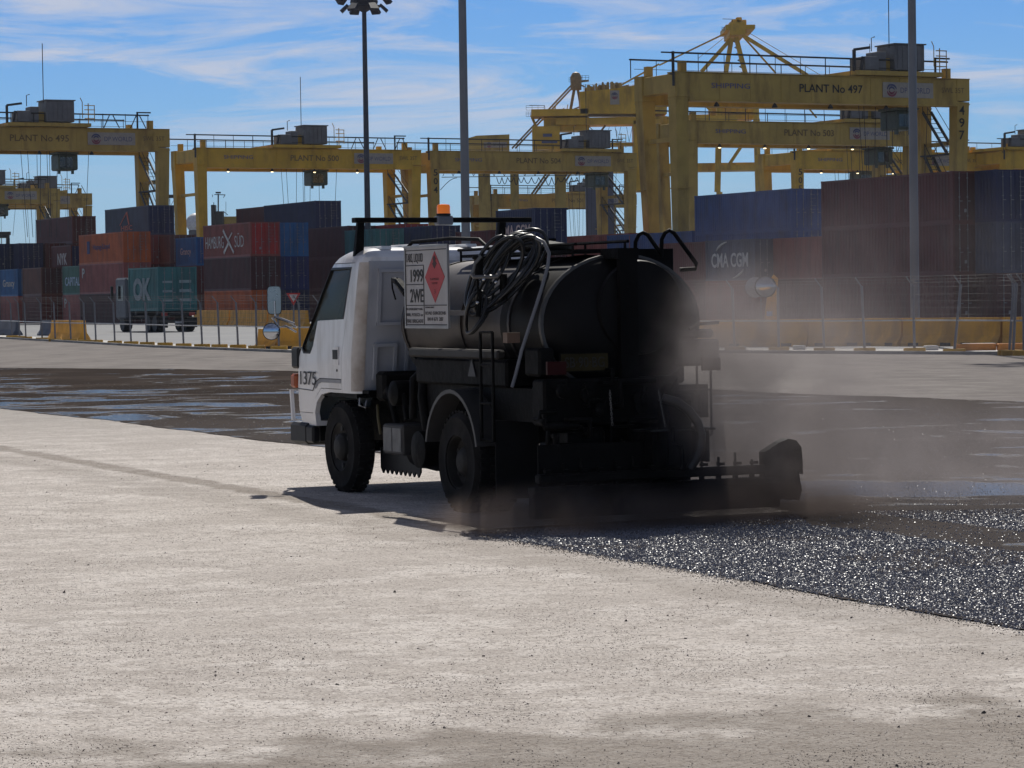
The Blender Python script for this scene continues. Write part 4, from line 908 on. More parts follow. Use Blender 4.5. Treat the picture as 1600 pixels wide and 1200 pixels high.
a = MB(); a.lathe([(r_ * math.sin(i * math.pi / 12) + 0.001, -r_ * math.cos(i * math.pi / 12)) for i in range(13)], (0, 0, zt - 1.35), 'Z', 20); a.build('dome', mat('radome_white', (0.8, 0.8, 0.8), 0.5), t, 60)
for i, (x, y, lab) in enumerate(((8, 368, 'tiny dark lamp post above the left-edge containers'), (272, 310, 'thin lattice aerial right of the upper-left crane leg'))):
    d_ = 400; o = P(x, 470, d_); o.z = 0; t = thing('lattice_aerial', lab, 'aerial', o); a = MB(); zt = P(x, y, d_).z
    for dx in (-0.35, 0.35): a.tube([(dx, 0, 0), (dx, 0, zt)], 0.06, 4)
    for j in range(int(zt / 1.2)): a.tube([(-0.35, 0, j * 1.2), (0.35, 0, j * 1.2 + 1.2)], 0.04, 3)
    a.build('lattice', mat('aerial_steel', (0.20, 0.16, 0.16), 0.6), t); a = MB(); a.cbox(0, 0, zt + 0.3, 2.0, 0.4, 0.5); a.build('aerial_head', M_cdark, t)
for i, (px, d_, rx, h) in enumerate(((50, 900, 130, 9), (930, 1000, 60, 14), (1560, 900, 90, 10))):
    pass
# ============================================================ BITUMEN SPRAYER TRUCK (local frame: x right, y forward, z up)
TR = thing('sprayer_truck', 'small white-cabbed bitumen sprayer tanker truck spraying in the foreground', 'truck', TO, TYAW)
M_cab = mat('cab_white_paint', (0.78, 0.77, 0.76), 0.32, var=0.06, scale=1.5, coat=0.3, stain=(0.24, 0.19, 0.14), sscale=2.2, samt=0.6)
M_cabd = mat('sooty_cab_corner', (0.55, 0.51, 0.47), 0.5, var=0.3, scale=2.5, c2=(0.30, 0.24, 0.19))
M_plast = mat('black_plastic', (0.010, 0.010, 0.011), 0.5, var=0.3, spec=0.3)
M_blk = mat('tarry_black_steel', (0.0045, 0.004, 0.004), 0.6, var=0.4, scale=6.0, bump=0.4, bscale=14.0, spec=0.10)
M_tyre = mat('tyre_rubber', (0.011, 0.010, 0.010), 0.85, spec=0.2, var=0.35, scale=8.0, stain=(0.04, 0.035, 0.03), sscale=4.0, samt=0.4)
M_rim = mat('dusty_rim', (0.030, 0.028, 0.026), 0.6, var=0.4, scale=6.0, stain=(0.03, 0.026, 0.022), sscale=5.0, spec=0.15)
M_tank = mat('grimy_tank_metal', (0.055, 0.046, 0.043), 0.46, metal=0.7, var=0.35, scale=2.0, bump=0.05, bscale=6.0, stain=(0.02, 0.016, 0.014), sscale=2.2, samt=0.8)
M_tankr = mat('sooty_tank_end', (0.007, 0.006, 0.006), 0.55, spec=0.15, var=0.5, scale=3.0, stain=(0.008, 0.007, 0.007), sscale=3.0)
M_hose = mat('black_hose', (0.022, 0.022, 0.023), 0.32, var=0.2, spec=0.5)
M_chrome = mat('bright_steel', (0.5, 0.5, 0.5), 0.25, metal=0.9, var=0.2)
M_mirror = mat('mirror_glass', (0.42, 0.45, 0.5), 0.05, metal=1.0, var=0.02)
M_amber = mat('amber_lens', (0.85, 0.16, 0.02), 0.25, var=0.1, emit=(1.0, 0.25, 0.02), estr=0.25)  # faint glow put in for sun shining through the beacon lens
M_tail = mat('dark_red_lens', (0.035, 0.004, 0.003), 0.4, spec=0.12)
M_board = mat('board_white', (0.40, 0.38, 0.37), 0.5, var=0.12, stain=(0.2, 0.18, 0.16), sscale=3.0, samt=0.4)
M_diam = mat('hazard_red', (0.40, 0.022, 0.022), 0.5, var=0.15)
M_int = mat('cab_interior', (0.05, 0.048, 0.045), 0.8)
M_seam = mat('seam_dark', (0.02, 0.02, 0.02), 0.7)
def glass_mat():
    m = bpy.data.materials.new('dusty_window_glass'); m.use_nodes = True; nt = m.node_tree; L = nt.links.new; b = nt.nodes['Principled BSDF']; o = nt.nodes['Material Output']
    b.inputs['Base Color'].default_value = (0.085, 0.08, 0.062, 1); b.inputs['Roughness'].default_value = 0.10; b.inputs['Specular IOR Level'].default_value = 0.15
    t = N(nt, 'ShaderNodeBsdfTransparent'); t.inputs[0].default_value = (0.72, 0.75, 0.70, 1)
    mx = N(nt, 'ShaderNodeMixShader'); mx.inputs[0].default_value = 0.50; L(t.outputs[0], mx.inputs[1]); L(b.outputs[0], mx.inputs[2]); L(mx.outputs[0], o.inputs['Surface']); return m
M_glass = glass_mat()
def C(x, y, d):                          # photo pixel at distance d -> truck frame
    w_ = P(x, y, d) - TO; return Vector((w_.dot(TX), w_.dot(TY), w_.z))
# ---- cab shell
LV = [(0.58, 3.90, 2.42, 0.845), (0.72, 3.94, 2.42, 0.862), (0.95, 3.95, 2.40, 0.87), (1.20, 3.91, 2.37, 0.872), (1.26, 3.87, 2.36, 0.870), (1.50, 3.62, 2.32, 0.862), (1.80, 3.34, 2.27, 0.850), (1.98, 3.16, 2.24, 0.840),
      (2.06, 3.06, 2.23, 0.832), (2.105, 2.98, 2.24, 0.815), (2.13, 2.93, 2.27, 0.79), (2.155, 2.88, 2.34, 0.755), (2.18, 2.80, 2.46, 0.70), (2.195, 2.72, 2.56, 0.62)]
def ring(z, yf, yr, hw, off):
    yf -= off; yr += off; hw -= off; rf, rr = 0.14 - off * 0.5, 0.10 - off * 0.5; pts = []
    for (cx, cy_, r, a0) in ((hw - rf, yf - rf, rf, 0), (-hw + rf, yf - rf, rf, 90), (-hw + rr, yr + rr, rr, 180), (hw - rr, yr + rr, rr, 270)):
        for k in range(6): a = R(a0 + 90 * k / 5); pts.append((cx + r * math.cos(a), cy_ + r * math.sin(a) + (0.06 * (1 - (cx / hw) ** 2) if 0 else 0), z))
    return pts
def shell(off, zoff=0.0):
    vs, fs = [], []; lv = list(LV)
    for i, (z, yf, yr, hw) in enumerate(lv):
        zz = z + (off if i == 0 else -off * (0.25 if i < 8 else 0.9)); vs += ring(zz, yf, yr, hw, off)
    n = 24
    for i in range(len(lv) - 1):
        for k in range(n): k2 = (k + 1) % n; fs.append((i*n+k, i*n+k2, (i+1)*n+k2, (i+1)*n+k))
    fs.append(tuple(range(n-1, -1, -1))); fs.append(tuple(range((len(lv)-1)*n, len(lv)*n)))
    m = MB(); m._add(vs, fs); return m.mesh('shell')
def boolean(base, ops):
    """ops: list of (operation, mesh)"""
    b = bpy.data.objects.new('b', base); col.objects.link(b); tmp = []
    for op, me in ops:
        o = bpy.data.objects.new('c', me); col.objects.link(o); tmp.append(o)
        md = b.modifiers.new('m', 'BOOLEAN'); md.operation = op; md.solver = 'EXACT'; md.object = o
    bpy.context.view_layer.update()
    me = bpy.data.meshes.new_from_object(b.evaluated_get(bpy.context.evaluated_depsgraph_get()))
    for o in tmp + [b]: bpy.data.objects.remove(o)
    return me
def prism_mesh(poly, a, b, axis='X'): m = MB(); m.prism(poly, a, b, axis); return m.mesh('p')
def fin(me, name, m, parent, ang=28, label=None):
    me.materials.clear(); me.name = name; me.shade_smooth(); me.set_sharp_from_angle(angle=R(ang)); return link(name, me, m, parent, label)
DOOR = [(2.45, 2.055), (3.05, 2.055), (3.40, 1.70), (3.82, 1.27), (3.855, 0.70), (3.48, 0.70), (3.40, 0.84), (3.24, 0.935), (2.74, 0.935), (2.72, 1.25), (2.60, 1.60)]
WIN = [(2.52, 2.02), (3.03, 2.02), (3.36, 1.69), (3.68, 1.37), (3.72, 1.29), (3.67, 1.245), (3.50, 1.245), (3.43, 1.32), (3.32, 1.545), (2.68, 1.56)]
def grow(poly, k):
    cx = sum(p[0] for p in poly) / len(poly); cz = sum(p[1] for p in poly) / len(poly); res = []
    for (x, z) in poly: d = Vector((x - cx, z - cz)); q = d.normalized() * k; res.append((x + q.x, z + q.y))
    return res
ARCH = [(3.44, 0.4), (3.43, 0.70), (3.37, 0.80), (3.24, 0.875), (3.05, 0.90), (2.0, 0.90), (2.0, 0.4)]
inner = shell(0.045)
ops = [('DIFFERENCE', inner), ('DIFFERENCE', prism_mesh(ARCH, -1.2, 1.2)), ('DIFFERENCE', prism_mesh(grow(DOOR, 0.007), -1.2, -0.5)), ('DIFFERENCE', prism_mesh(grow(DOOR, 0.007), 0.5, 1.2)),
       ('DIFFERENCE', prism_mesh([(-0.74, 1.36), (0.74, 1.36), (0.68, 2.0), (-0.68, 2.0)], 3.0, 4.3, 'Y'))]
body = fin(boolean(shell(0.0), ops), 'cab_body', M_cab, TR)
for sgn in (-1, 1):
    a, b = (-1.2, -0.6) if sgn < 0 else (0.6, 1.2)
    dme = boolean(shell(0.0), [('DIFFERENCE', inner), ('INTERSECT', prism_mesh(DOOR, a, b)), ('DIFFERENCE', prism_mesh(WIN, a, b))])
    door = fin(dme, 'door', M_cab, TR)
    g = boolean(shell(0.016), [('DIFFERENCE', shell(0.022)), ('INTERSECT', prism_mesh(grow(WIN, 0.01), a, b))]); fin(g, 'window_glass', M_glass, door)
    fr = boolean(shell(-0.003), [('DIFFERENCE', shell(0.02)), ('INTERSECT', prism_mesh(grow(WIN, 0.004), a, b)), ('DIFFERENCE', prism_mesh(grow(WIN, -0.022), a, b))]); fin(fr, 'window_seal', M_plast, door)
    X = sgn * 0.872
    h = MB(); h.bbox(min(X, X + sgn * 0.006), max(X, X + sgn * 0.006), 2.80, 2.93, 1.145, 1.30, 0.002) if 0 else h.box(min(X, X + sgn * 0.008), max(X, X + sgn * 0.008), 2.78, 2.93, 1.15, 1.31)
    h.build('handle_recess', M_cab, door)
    h = MB(); h.box(min(X, X + sgn * 0.011), max(X, X + sgn * 0.011), 2.79, 2.91, 1.20, 1.285); h.build('handle', M_plast, door)
    h = MB(); h.lathe([(0.012, -0.004), (0.012, 0.004)], (X, 2.83, 1.10), 'X', 10); h.build('key_lock', M_plast, door)
    if sgn < 0:
        lettering('1375', mat('door_number', (0.05, 0.05, 0.055), 0.6), door, (-0.8785, 3.745, 0.955), SIDE, width=0.40, height=0.125)
        s = MB(); s.beam((-0.873, 3.83, 0.915), (-0.873, 3.44, 0.905), 0.004, 0.006); s.tube([(-0.874, 3.44, 0.905), (-0.874, 3.37, 0.985), (-0.874, 3.26, 1.02), (-0.874, 2.74, 1.02)], 0.004, 4); s.build('crease_line', M_seam, door)
        s = MB(); s.prism([(2.74, 1.018), (3.24, 1.018), (3.35, 0.985), (3.40, 0.93), (3.37, 0.925), (3.30, 0.97), (3.22, 0.985), (2.74, 0.985)], -0.8755, -0.872); s.build('lower_trim', mat('grey_trim', (0.30, 0.30, 0.31), 0.5), door)
me = boolean(shell(0.016), [('DIFFERENCE', shell(0.022)), ('INTERSECT', prism_mesh([(-0.75, 1.35), (0.75, 1.35), (0.69, 2.01), (-0.69, 2.01)], 3.0, 4.3, 'Y'))]); fin(me, 'windscreen', M_glass, TR)
# sooty back corner and pressed rear panel
M_cabr = mat('stained_grey_rear_panel', (0.40, 0.41, 0.44), 0.45, var=0.2, scale=1.5, stain=(0.10, 0.085, 0.07), sscale=2.0, samt=0.7)  # greyer than the cab paint, with dark stains
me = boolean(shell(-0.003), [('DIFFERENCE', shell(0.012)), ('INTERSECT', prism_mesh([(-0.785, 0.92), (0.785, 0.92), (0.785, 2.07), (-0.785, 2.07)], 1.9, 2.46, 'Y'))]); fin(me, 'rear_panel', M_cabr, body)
me = boolean(shell(-0.003), [('DIFFERENCE', shell(0.01)), ('INTERSECT', prism_mesh([(2.20, 2.06), (2.34, 2.06), (2.47, 1.30), (2.50, 0.92), (2.30, 0.92)], -1.2, -0.78))]); fin(me, 'corner_pillar', M_cabd, body)
s = MB()
def yb(z): return 2.42 - (z - 0.58) * 0.128 - 0.001
def rp(x0, x1, z0, z1, t=0.012):
    for (a, b, c, d_) in ((x0, x1, z0, z0 + 0.03), (x0, x1, z1 - 0.03, z1)): s.box(a, b, yb((c + d_) / 2) - t - 0.01, yb((c + d_) / 2) + 0.02, c, d_)
    for xx in (x0, x1 - 0.03): s.beam((xx + 0.015, yb(z0) - t * 0.5, z0), (xx + 0.015, yb(z1) - t * 0.5, z1), 0.03, 0.03)
rp(-0.70, -0.40, 1.50, 2.0); rp(-0.72, -0.50, 1.02, 1.34); rp(-0.42, 0.05, 1.02, 1.44); rp(-0.25, 0.6, 1.5, 2.0)
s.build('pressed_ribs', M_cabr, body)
s = MB()
for x in (-0.55, -0.28, 0.0, 0.28, 0.55): s.bbox(x - 0.05, x + 0.05, 2.40, 2.85, 2.17 if abs(x) > .4 else 2.19, 2.205 if abs(x) > .4 else 2.22, 0.008)
s.build('roof_rib', M_cab, body)
s = MB(); s.bbox(-0.74, -0.30, 2.06, 2.26, 0.84, 1.10, 0.03); s.bbox(-0.28, 0.6, 1.95, 2.28, 0.80, 1.22, 0.03); s.build('gearbox_cover', M_blk, TR)
s = MB(); s.box(-0.80, 0.80, 2.26, 2.50, 0.90, 0.93); s.box(-0.84, 0.84, 2.44, 3.4, 0.86, 0.90); s.box(-0.8, 0.8, 3.0, 3.8, 0.9, 1.2); s.build('cab_floor', M_blk, TR)
# interior
for x in (-0.45, 0.35):
    s = MB(); s.bbox(x - 0.24, x + 0.24, 2.65, 3.1, 1.15, 1.32, 0.04); s.beam((x, 2.68, 1.32), (x, 2.50, 1.86), 0.46, 0.12); s.bbox(x - 0.13, x + 0.13, 2.42, 2.54, 1.86, 2.0, 0.03); s.build('seat', M_int, TR)
s = MB(); s.tube([(-0.42 + 0.2 * math.cos(i * 0.3927), 3.25 + 0.13 * math.sin(i * 0.3927), 1.56 + 0.15 * math.sin(i * 0.3927)) for i in range(16)], 0.014, 6, close=True); s.tube([(-0.42, 3.25, 1.56), (-0.42, 3.45, 1.25)], 0.02, 6)
s.build('steering_wheel', M_plast, TR)
s = MB(); s.bbox(-0.8, 0.8, 3.35, 3.75, 1.15, 1.42, 0.05); s.build('dashboard', M_int, TR)
# front: bumper, lamps
s = MB(); s.bbox(-0.885, 0.885, 3.60, 4.04, 0.40, 0.60, 0.03); s.bbox(-0.885, -0.80, 3.44, 3.62, 0.42, 0.58, 0.02); s.bbox(0.80, 0.885, 3.44, 3.62, 0.42, 0.58, 0.02); s.build('bumper', M_plast, TR)
for sgn in (-1, 1):
    s = MB(); X = sgn * 0.80; s.bbox(X - 0.09, X + 0.09, 3.87, 3.99, 0.92, 1.05, 0.02); s.build('indicator_lamp', mat('dull_orange_lens', (0.42, 0.09, 0.02), 0.4), TR)
    s = MB(); s.bbox(sgn * 0.66 - 0.13, sgn * 0.66 + 0.13, 3.90, 3.98, 0.70, 0.88, 0.02); s.build('headlight', M_chrome, TR)
s = MB(); s.bbox(-0.884, -0.80, 3.80, 3.975, 1.10, 1.30, 0.02); s.build('corner_vent', M_plast, TR)
s = MB(); s.beam((-0.885, 3.97, 0.90), (-0.885, 3.93, 0.62), 0.03, 0.03); s.build('corner_strip', M_cab, TR)
# mirrors, arms
ma = MB(); d_ = 25.75
ma.tube([C(463, 512, 25.7), C(450, 502, d_), C(436, 498, d_)], 0.012, 6); ma.tube([C(463, 519, 25.7), C(446, 509, d_), C(436, 512, d_), C(425, 496, d_)], 0.010, 6); ma.tube([C(460, 506, 25.7), C(441, 499, d_), C(428, 495, d_)], 0.014, 6); ma.tube([C(430, 498, d_), C(429, 470, d_)], 0.010, 6)
mao = ma.build('mirror_arm', M_chrome, TR)
def facing(px, py, d_, w_, h_, n=4, thick=0.03, exp=0.5):
    """rounded plate turned to look back past the truck"""
    c = C(px, py, d_); u = Vector((TX.x, -TX.y, 0)); u = Vector((math.cos(-TYAW + R(2)), math.sin(-TYAW + R(2)), 0)); nrm = Vector((u.y, -u.x, 0)); return c, u, nrm
def plate(pts, c, u, nrm, t):
    m = MB(); n = len(pts); vs = [c + u * x + Vector((0, 0, z)) for x, z in pts] + [c + u * x + Vector((0, 0, z)) - nrm * t for x, z in pts]
    m._add(vs, [tuple(range(n)), tuple(range(2*n-1, n-1, -1))] + [(i, (i+1) % n, n + (i+1) % n, n + i) for i in range(n)]); return m
def sup(w_, h_, e=0.35, n=24): return [(w_ * (abs(math.cos(a)) ** e) * (1 if math.cos(a) > 0 else -1), h_ * (abs(math.sin(a)) ** e) * (1 if math.sin(a) > 0 else -1)) for a in [2 * math.pi * i / n for i in range(n)]]
c, u, nrm = facing(428.5, 469, d_, 0, 0)
hs_ = plate(sup(0.068, 0.135), c - nrm * 0.004, u, nrm, 0.04).build('mirror_housing', M_plast, mao)
plate(sup(0.062, 0.128), c, u, nrm, 0.003).build('mirror_face', mat('hazed_mirror', (0.30, 0.36, 0.38), 0.28, metal=0.7, var=0.2), mao)
c, u, nrm = facing(424, 518, d_ - 0.05, 0, 0)
plate(sup(0.082, 0.082, 1.0), c - nrm * 0.004, u, nrm, 0.05).build('round_mirror_housing', M_plast, mao)
m = MB(); n = 24; vs = [c + nrm * 0.012]; fs = []
for k in range(1, 6):
    r_ = 0.075 * k / 5
    for i in range(n): a = 2 * math.pi * i / n; vs.append(c + u * r_ * math.cos(a) + Vector((0, 0, r_ * math.sin(a))) + nrm * (0.012 - 0.010 * (k / 5) ** 2))
for i in range(n): fs.append((0, 1 + i, 1 + (i + 1) % n))
for k in range(4):
    for i in range(n): fs.append((1 + k*n + i, 1 + (k+1)*n + i, 1 + (k+1)*n + (i+1) % n, 1 + k*n + (i+1) % n))
m._add(vs, fs); m.build('round_mirror_face', M_mirror, mao, 60)
# light bar and beacon
lb = MB(); z0 = 2.44; lb.bbox(-0.80, 0.93, 2.50, 2.60, z0 - 0.025, z0 + 0.02, 0.005); lbo = lb.build('light_bar', M_blk, TR)
for x, zb in ((-0.765, 2.06), (0.62, 2.14)):
    s = MB(); s.beam((x, 2.55, zb), (x + 0.03, 2.55, z0 - 0.02), 0.09, 0.05, 0.06, 0.05, up=(0, 1, 0)); s.build('bar_bracket', M_blk, lbo)
bc = Vector((0.06, 2.52, z0))
s = MB(); s.bbox(bc.x - 0.075, bc.x + 0.075, bc.y - 0.05, bc.y + 0.05, z0 - 0.05, z0 + 0.035, 0.01); s.build('beacon_base', mat('beacon_base_grey', (0.16, 0.17, 0.2), 0.5), lbo)
s = MB(); s.lathe([(0.062, 0.035), (0.066, 0.05), (0.062, 0.055)], bc, 'Z', 18); s.build('beacon_collar', M_plast, lbo)
s = MB(); s.lathe([(0.060, 0.055), (0.060, 0.12), (0.052, 0.135), (0.02, 0.14)], bc, 'Z', 18); s.build('beacon_lens', M_amber, lbo, 40)
# ---- wheels
def wheel(x, y, sgn, r=0.41, wd=0.20, dual=False):
    t_ = MB(); s_ = sgn
    prof = [(r - 0.19, 0), (r - 0.12, 0.012), (r - 0.05, 0.0), (r - 0.012, 0.03), (r, 0.05), (r, wd - 0.05), (r - 0.012, wd - 0.03), (r - 0.05, wd), (r - 0.19, wd), (r - 0.19, 0)]
    t_.lathe([(q, -a * s_) for q, a in prof], (x, y, r), 'X', 40, caps=False)
    for i in range(40):                               # tread lugs
        a = i * 2 * math.pi / 40
        for k, (o0, o1) in enumerate(((0.03, 0.085), (0.115, 0.17))):
            aa = a + k * 0.07; c0 = Vector((x - s_ * (o0 + o1) / 2, y + (r + 0.002) * math.cos(aa), r + (r + 0.002) * math.sin(aa))); tdir = Vector((0, -math.sin(aa), math.cos(aa)))
            t_.beam(c0 - tdir * 0.016, c0 + tdir * 0.016, o1 - o0, 0.018, up=(0, math.cos(aa), math.sin(aa)))
    w0 = thing  # noqa
    to_ = t_.mesh('tyre', 35); wo = bpy.data.objects.new('wheel', None); col.objects.link(wo); wo.parent = TR
    link('tyre', to_, M_tyre, wo)
    rm = MB(); dsh = 0.03 if not dual else 0.085
    rm.lathe([(r - 0.185, -0.012 * s_), (r - 0.20, -0.014 * s_), (r - 0.215, -dsh * s_), (0.13, -(dsh + 0.02) * s_), (0.12, -(dsh - 0.02) * s_), (0.085, -(dsh - 0.05) * s_), (0.06, -(dsh - 0.055) * s_), (0.005, -(dsh - 0.055) * s_)], (x, y, r), 'X', 28, caps=False)
    rmo = rm.build('rim', M_rim, wo, 35)
    nb = MB()
    for i in range(6): a = i * math.pi / 3; nb.lathe([(0.013, -(dsh + 0.02) * s_), (0.013, -(dsh - 0.02) * s_)], (x, y + 0.105 * math.cos(a), r + 0.105 * math.sin(a)), 'X', 6)
    for i in range(6): a = i * math.pi / 3 + 0.5; nb.lathe([(0.026, -(dsh + 0.012) * s_), (0.024, -(dsh - 0.0045) * s_)], (x, y + 0.168 * math.cos(a), r + 0.168 * math.sin(a)), 'X', 10)
    nb.build('wheel_nuts', M_seam, wo)
    return wo
YF, YR = 2.86, 0.08
wheel(-0.85, YF, -1); wheel(0.85, YF, 1)
wheel(-0.93, YR, -1, dual=True); wheel(-0.70, YR, -1); wheel(0.93, YR, 1, dual=True); wheel(0.70, YR, 1)
# chassis, axles, underbody
s = MB()
for x in (-0.36, 0.36): s.box(x - 0.035, x + 0.035, -1.15, 3.75, 0.56, 0.74)
for y in (-0.9, 0.6, 1.5, 2.3): s.box(-0.33, 0.33, y, y + 0.08, 0.58, 0.72)
s.build('chassis_frame', M_blk, TR)
s = MB(); s.tube([(-0.7, YF, 0.41), (0.7, YF, 0.41)], 0.05, 8); s.build('front_axle', M_blk, TR)
s = MB(); s.tube([(-0.6, YR, 0.41), (0.6, YR, 0.41)], 0.07, 8); s.lathe([(0.08, -0.16), (0.17, -0.08), (0.19, 0), (0.17, 0.08), (0.08, 0.16)], (0, YR, 0.41), 'Y', 14); s.tube([(0, YR, 0.42), (0, 2.4, 0.55)], 0.045, 8); s.build('rear_axle', M_blk, TR)
s = MB(); s.bbox(-0.38, 0.40, 2.2, 3.3, 0.36, 0.86, 0.05); s.build('engine', M_blk, TR)
s = MB(); s.lathe([(0.03, -0.42), (0.13, -0.40), (0.15, 0), (0.13, 0.40), (0.03, 0.42)], (-0.62, 1.15, 0.42), 'Y', 18); s.build('air_tank', M_blk, TR, 40)
s = MB(); s.lathe([(0.03, 0.16), (0.155, 0.14), (0.165, 0.0), (0.155, -0.14), (0.03, -0.16)], (-0.74, 0.98, 0.47), 'X', 20); s.build('fuel_drum', M_blk, TR, 40)
s = MB(); s.bbox(-0.86, -0.55, 1.36, 1.80, 0.40, 0.66, 0.015); bo = s.build('battery_box', mat('battery_box_grey', (0.05, 0.045, 0.04), 0.6, var=0.3), TR)
for y in (1.385, 1.59): s = MB(); s.box(-0.868, -0.86, y, y + 0.185, 0.43, 0.63); s.build('cover_plate', mat('pale_cover', (0.17, 0.165, 0.155), 0.6, var=0.3, scale=8.0), bo)
s = MB(); zz = 0.24; n = 9; y0, y1 = 1.55, 2.45
pts_ = [(y1, 0.42), (y0, 0.42), (y0, zz)]
for i in range(n): a = y0 + (y1 - y0) * (i + 0.5) / n; b = y0 + (y1 - y0) * (i + 1) / n; pts_ += [(a, zz - 0.05), (b, zz)]
s.prism(pts_, -0.62, -0.605); s.build('toothed_flap', M_plast, TR)
s = MB()
s.tube([(-0.70, 2.15, 0.88), (-0.72, 2.0, 0.95), (-0.74, 1.85, 0.80), (-0.72, 1.8, 0.62)], 0.03, 8); s.tube([(-0.55, 2.2, 0.98), (-0.65, 1.9, 1.0), (-0.74, 1.6, 0.9), (-0.74, 1.55, 0.7)], 0.022, 8)
s.tube([(-0.72, 1.18, 1.15), (-0.76, 1.14, 0.9), (-0.74, 1.1, 0.62)], 0.045, 10); s.tube([(-0.6, 1.3, 1.2), (-0.75, 1.36, 1.05), (-0.72, 1.45, 0.72)], 0.035, 8)
s.build('pipework', M_blk, TR, 50)
s = MB(); s.lathe([(0.05, -0.2), (0.11, -0.17), (0.11, 0.17), (0.05, 0.2)], (-0.62, 1.72, 0.92), 'X', 16); s.build('air_filter', M_blk, TR, 40)
s = MB(); s.tube([(-0.82, 2.42, 0.86), (-0.85, 2.36, 0.80), (-0.82, 2.30, 0.78), (-0.78, 2.36, 0.84)], 0.008, 6); s.build('cable_loop', M_railb, TR)
s = MB(); s.tube([(-0.7, 2.3, 0.8), (-0.74, 2.2, 0.7), (-0.74, 2.15, 0.55)], 0.012, 6); s.build('brake_hose', mat('yellowish_hose', (0.12, 0.09, 0.03), 0.6), TR)
# side skirt / subframe under the tank
s = MB(); s.bbox(-0.80, 0.80, -0.62, 1.20, 1.02, 1.24, 0.02); s.box(-0.74, 0.74, -1.1, 1.1, 0.76, 1.02); s.build('subframe', M_blk, TR)
s = MB(); s.bbox(-0.875, -0.80, -0.62, 1.18, 1.245, 1.32, 0.015); s.bbox(0.80, 0.875, -0.62, 1.18, 1.245, 1.32, 0.015); s.build('side_rail', mat('grimy_rail', (0.03, 0.026, 0.023), 0.5, var=0.4, spec=0.2), TR)
s = MB(); s.prism([(0.09, 1.10), (-0.06, 1.10), (0.015, 1.24)], -0.812, -0.803); s.build('warning_triangle', mat('dim_triangle', (0.06, 0.06, 0.065), 0.6), TR)
# mudguards
for sgn in (-1, 1):
    s = MB(); v = []; f = []; n = 16; r0, r1 = 0.50, 0.53
    for i in range(n + 1):
        a = R(12 + 156 * i / n); 
        for (rr_, x) in ((r0, 0.62), (r1, 0.62), (r1, 0.945), (r0, 0.945)): v.append((sgn * x, YR + 0.08 + rr_ * math.cos(a), 0.44 + rr_ * 1.05 * math.sin(a)))
    for i in range(n):
        for k in range(4): k2 = (k + 1) % 4; f.append((i*4+k, i*4+k2, i*4+4+k2, i*4+4+k))
    f += [(0, 1, 2, 3), (n*4+3, n*4+2, n*4+1, n*4)]; s._add(v, f); s.build('mudguard', mat('scuffed_mudguard', (0.05, 0.047, 0.045), 0.5, var=0.3), TR, 40)
# ---- tank
TCZ, RX, RZ = 1.52, 0.69, 0.535
def tankp(q, k=1.0): return q
prof = [(0.02, -1.22), (0.30, -1.20), (0.52, -1.16), (0.64, -1.10), (0.69, -1.03)]
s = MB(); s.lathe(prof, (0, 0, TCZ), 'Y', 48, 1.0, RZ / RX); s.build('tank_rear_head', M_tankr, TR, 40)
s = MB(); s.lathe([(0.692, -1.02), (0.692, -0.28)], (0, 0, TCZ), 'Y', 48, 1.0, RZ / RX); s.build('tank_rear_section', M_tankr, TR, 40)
s = MB(); s.lathe([(0.69, -0.28), (0.69, 1.70), (0.67, 1.81), (0.58, 1.92), (0.40, 2.00), (0.02, 2.04)], (0, 0, TCZ), 'Y', 48, 1.0, RZ / RX); tk = s.build('tank', M_tank, TR, 40)
for y in (-1.03, -0.45, 0.5, 1.70):
    s = MB(); s.lathe([(0.688, -0.02), (0.702, -0.018), (0.702, 0.018), (0.688, 0.02)], (0, y, TCZ), 'Y', 48, 1.0, RZ / RX); s.build('tank_band', M_tank if y > -1 else mat('dull_rim_steel', (0.09, 0.085, 0.08), 0.45, metal=0.5, var=0.3), tk, 40)
s = MB(); s.lathe([(0.36, -1.235), (0.37, -1.20), (0.35, -1.17)], (0.08, 0, TCZ + 0.12), 'Y', 32, 1.0, 1.0); s.lathe([(0.02, -1.24), (0.35, -1.236), (0.36, -1.18)], (0.08, 0, TCZ + 0.12), 'Y', 32); s.build('manway_cover', M_tankr, TR, 40)
# catwalk and fittings on top
s = MB(); s.box(-0.32, 0.10, -0.95, 1.3, 2.075, 2.10); s.tube([(-0.34, -0.95, 2.14), (-0.34, 1.3, 2.14)], 0.014, 6); s.tube([(0.12, -0.95, 2.16), (0.12, 1.3, 2.16)], 0.014, 6)
for y in (-0.9, -0.2, 0.5, 1.25):
    for x in (-0.34, 0.12): s.tube([(x, y, 2.04), (x, y, 2.15)], 0.010, 6)
s.build('catwalk', M_blk, TR)
s = MB(); s.lathe([(0.20, 0), (0.22, 0.02), (0.22, 0.06), (0.05, 0.09), (0.02, 0.09)], (-0.1, 0.1, 2.10), 'Z', 20); s.tube([(-0.2, 0.1, 2.2), (0.0, 0.1, 2.2)], 0.012, 6); s.build('tank_hatch', M_blk, TR, 40)
s = MB(); s.box(-0.13, 0.02, -1.30, -1.24, 0.85, 2.02); s.box(-0.15, 0.03, -1.30, -1.0, 2.02, 2.10); s.build('rear_column', M_blk, TR)
s = MB(); s.box(0.22, 0.55, -0.9, -0.5, 1.92, 2.10); s.build('top_box', M_blk, TR)
dd = 21.75
s = MB(); s.tube([C(992, 402, dd), C(993, 378, dd), C(998, 367, dd), C(1005, 363.5, dd), C(1012, 367, dd), C(1033, 397, dd)], 0.017, 8); s.build('hand_hoop', M_blk, TR, 50)
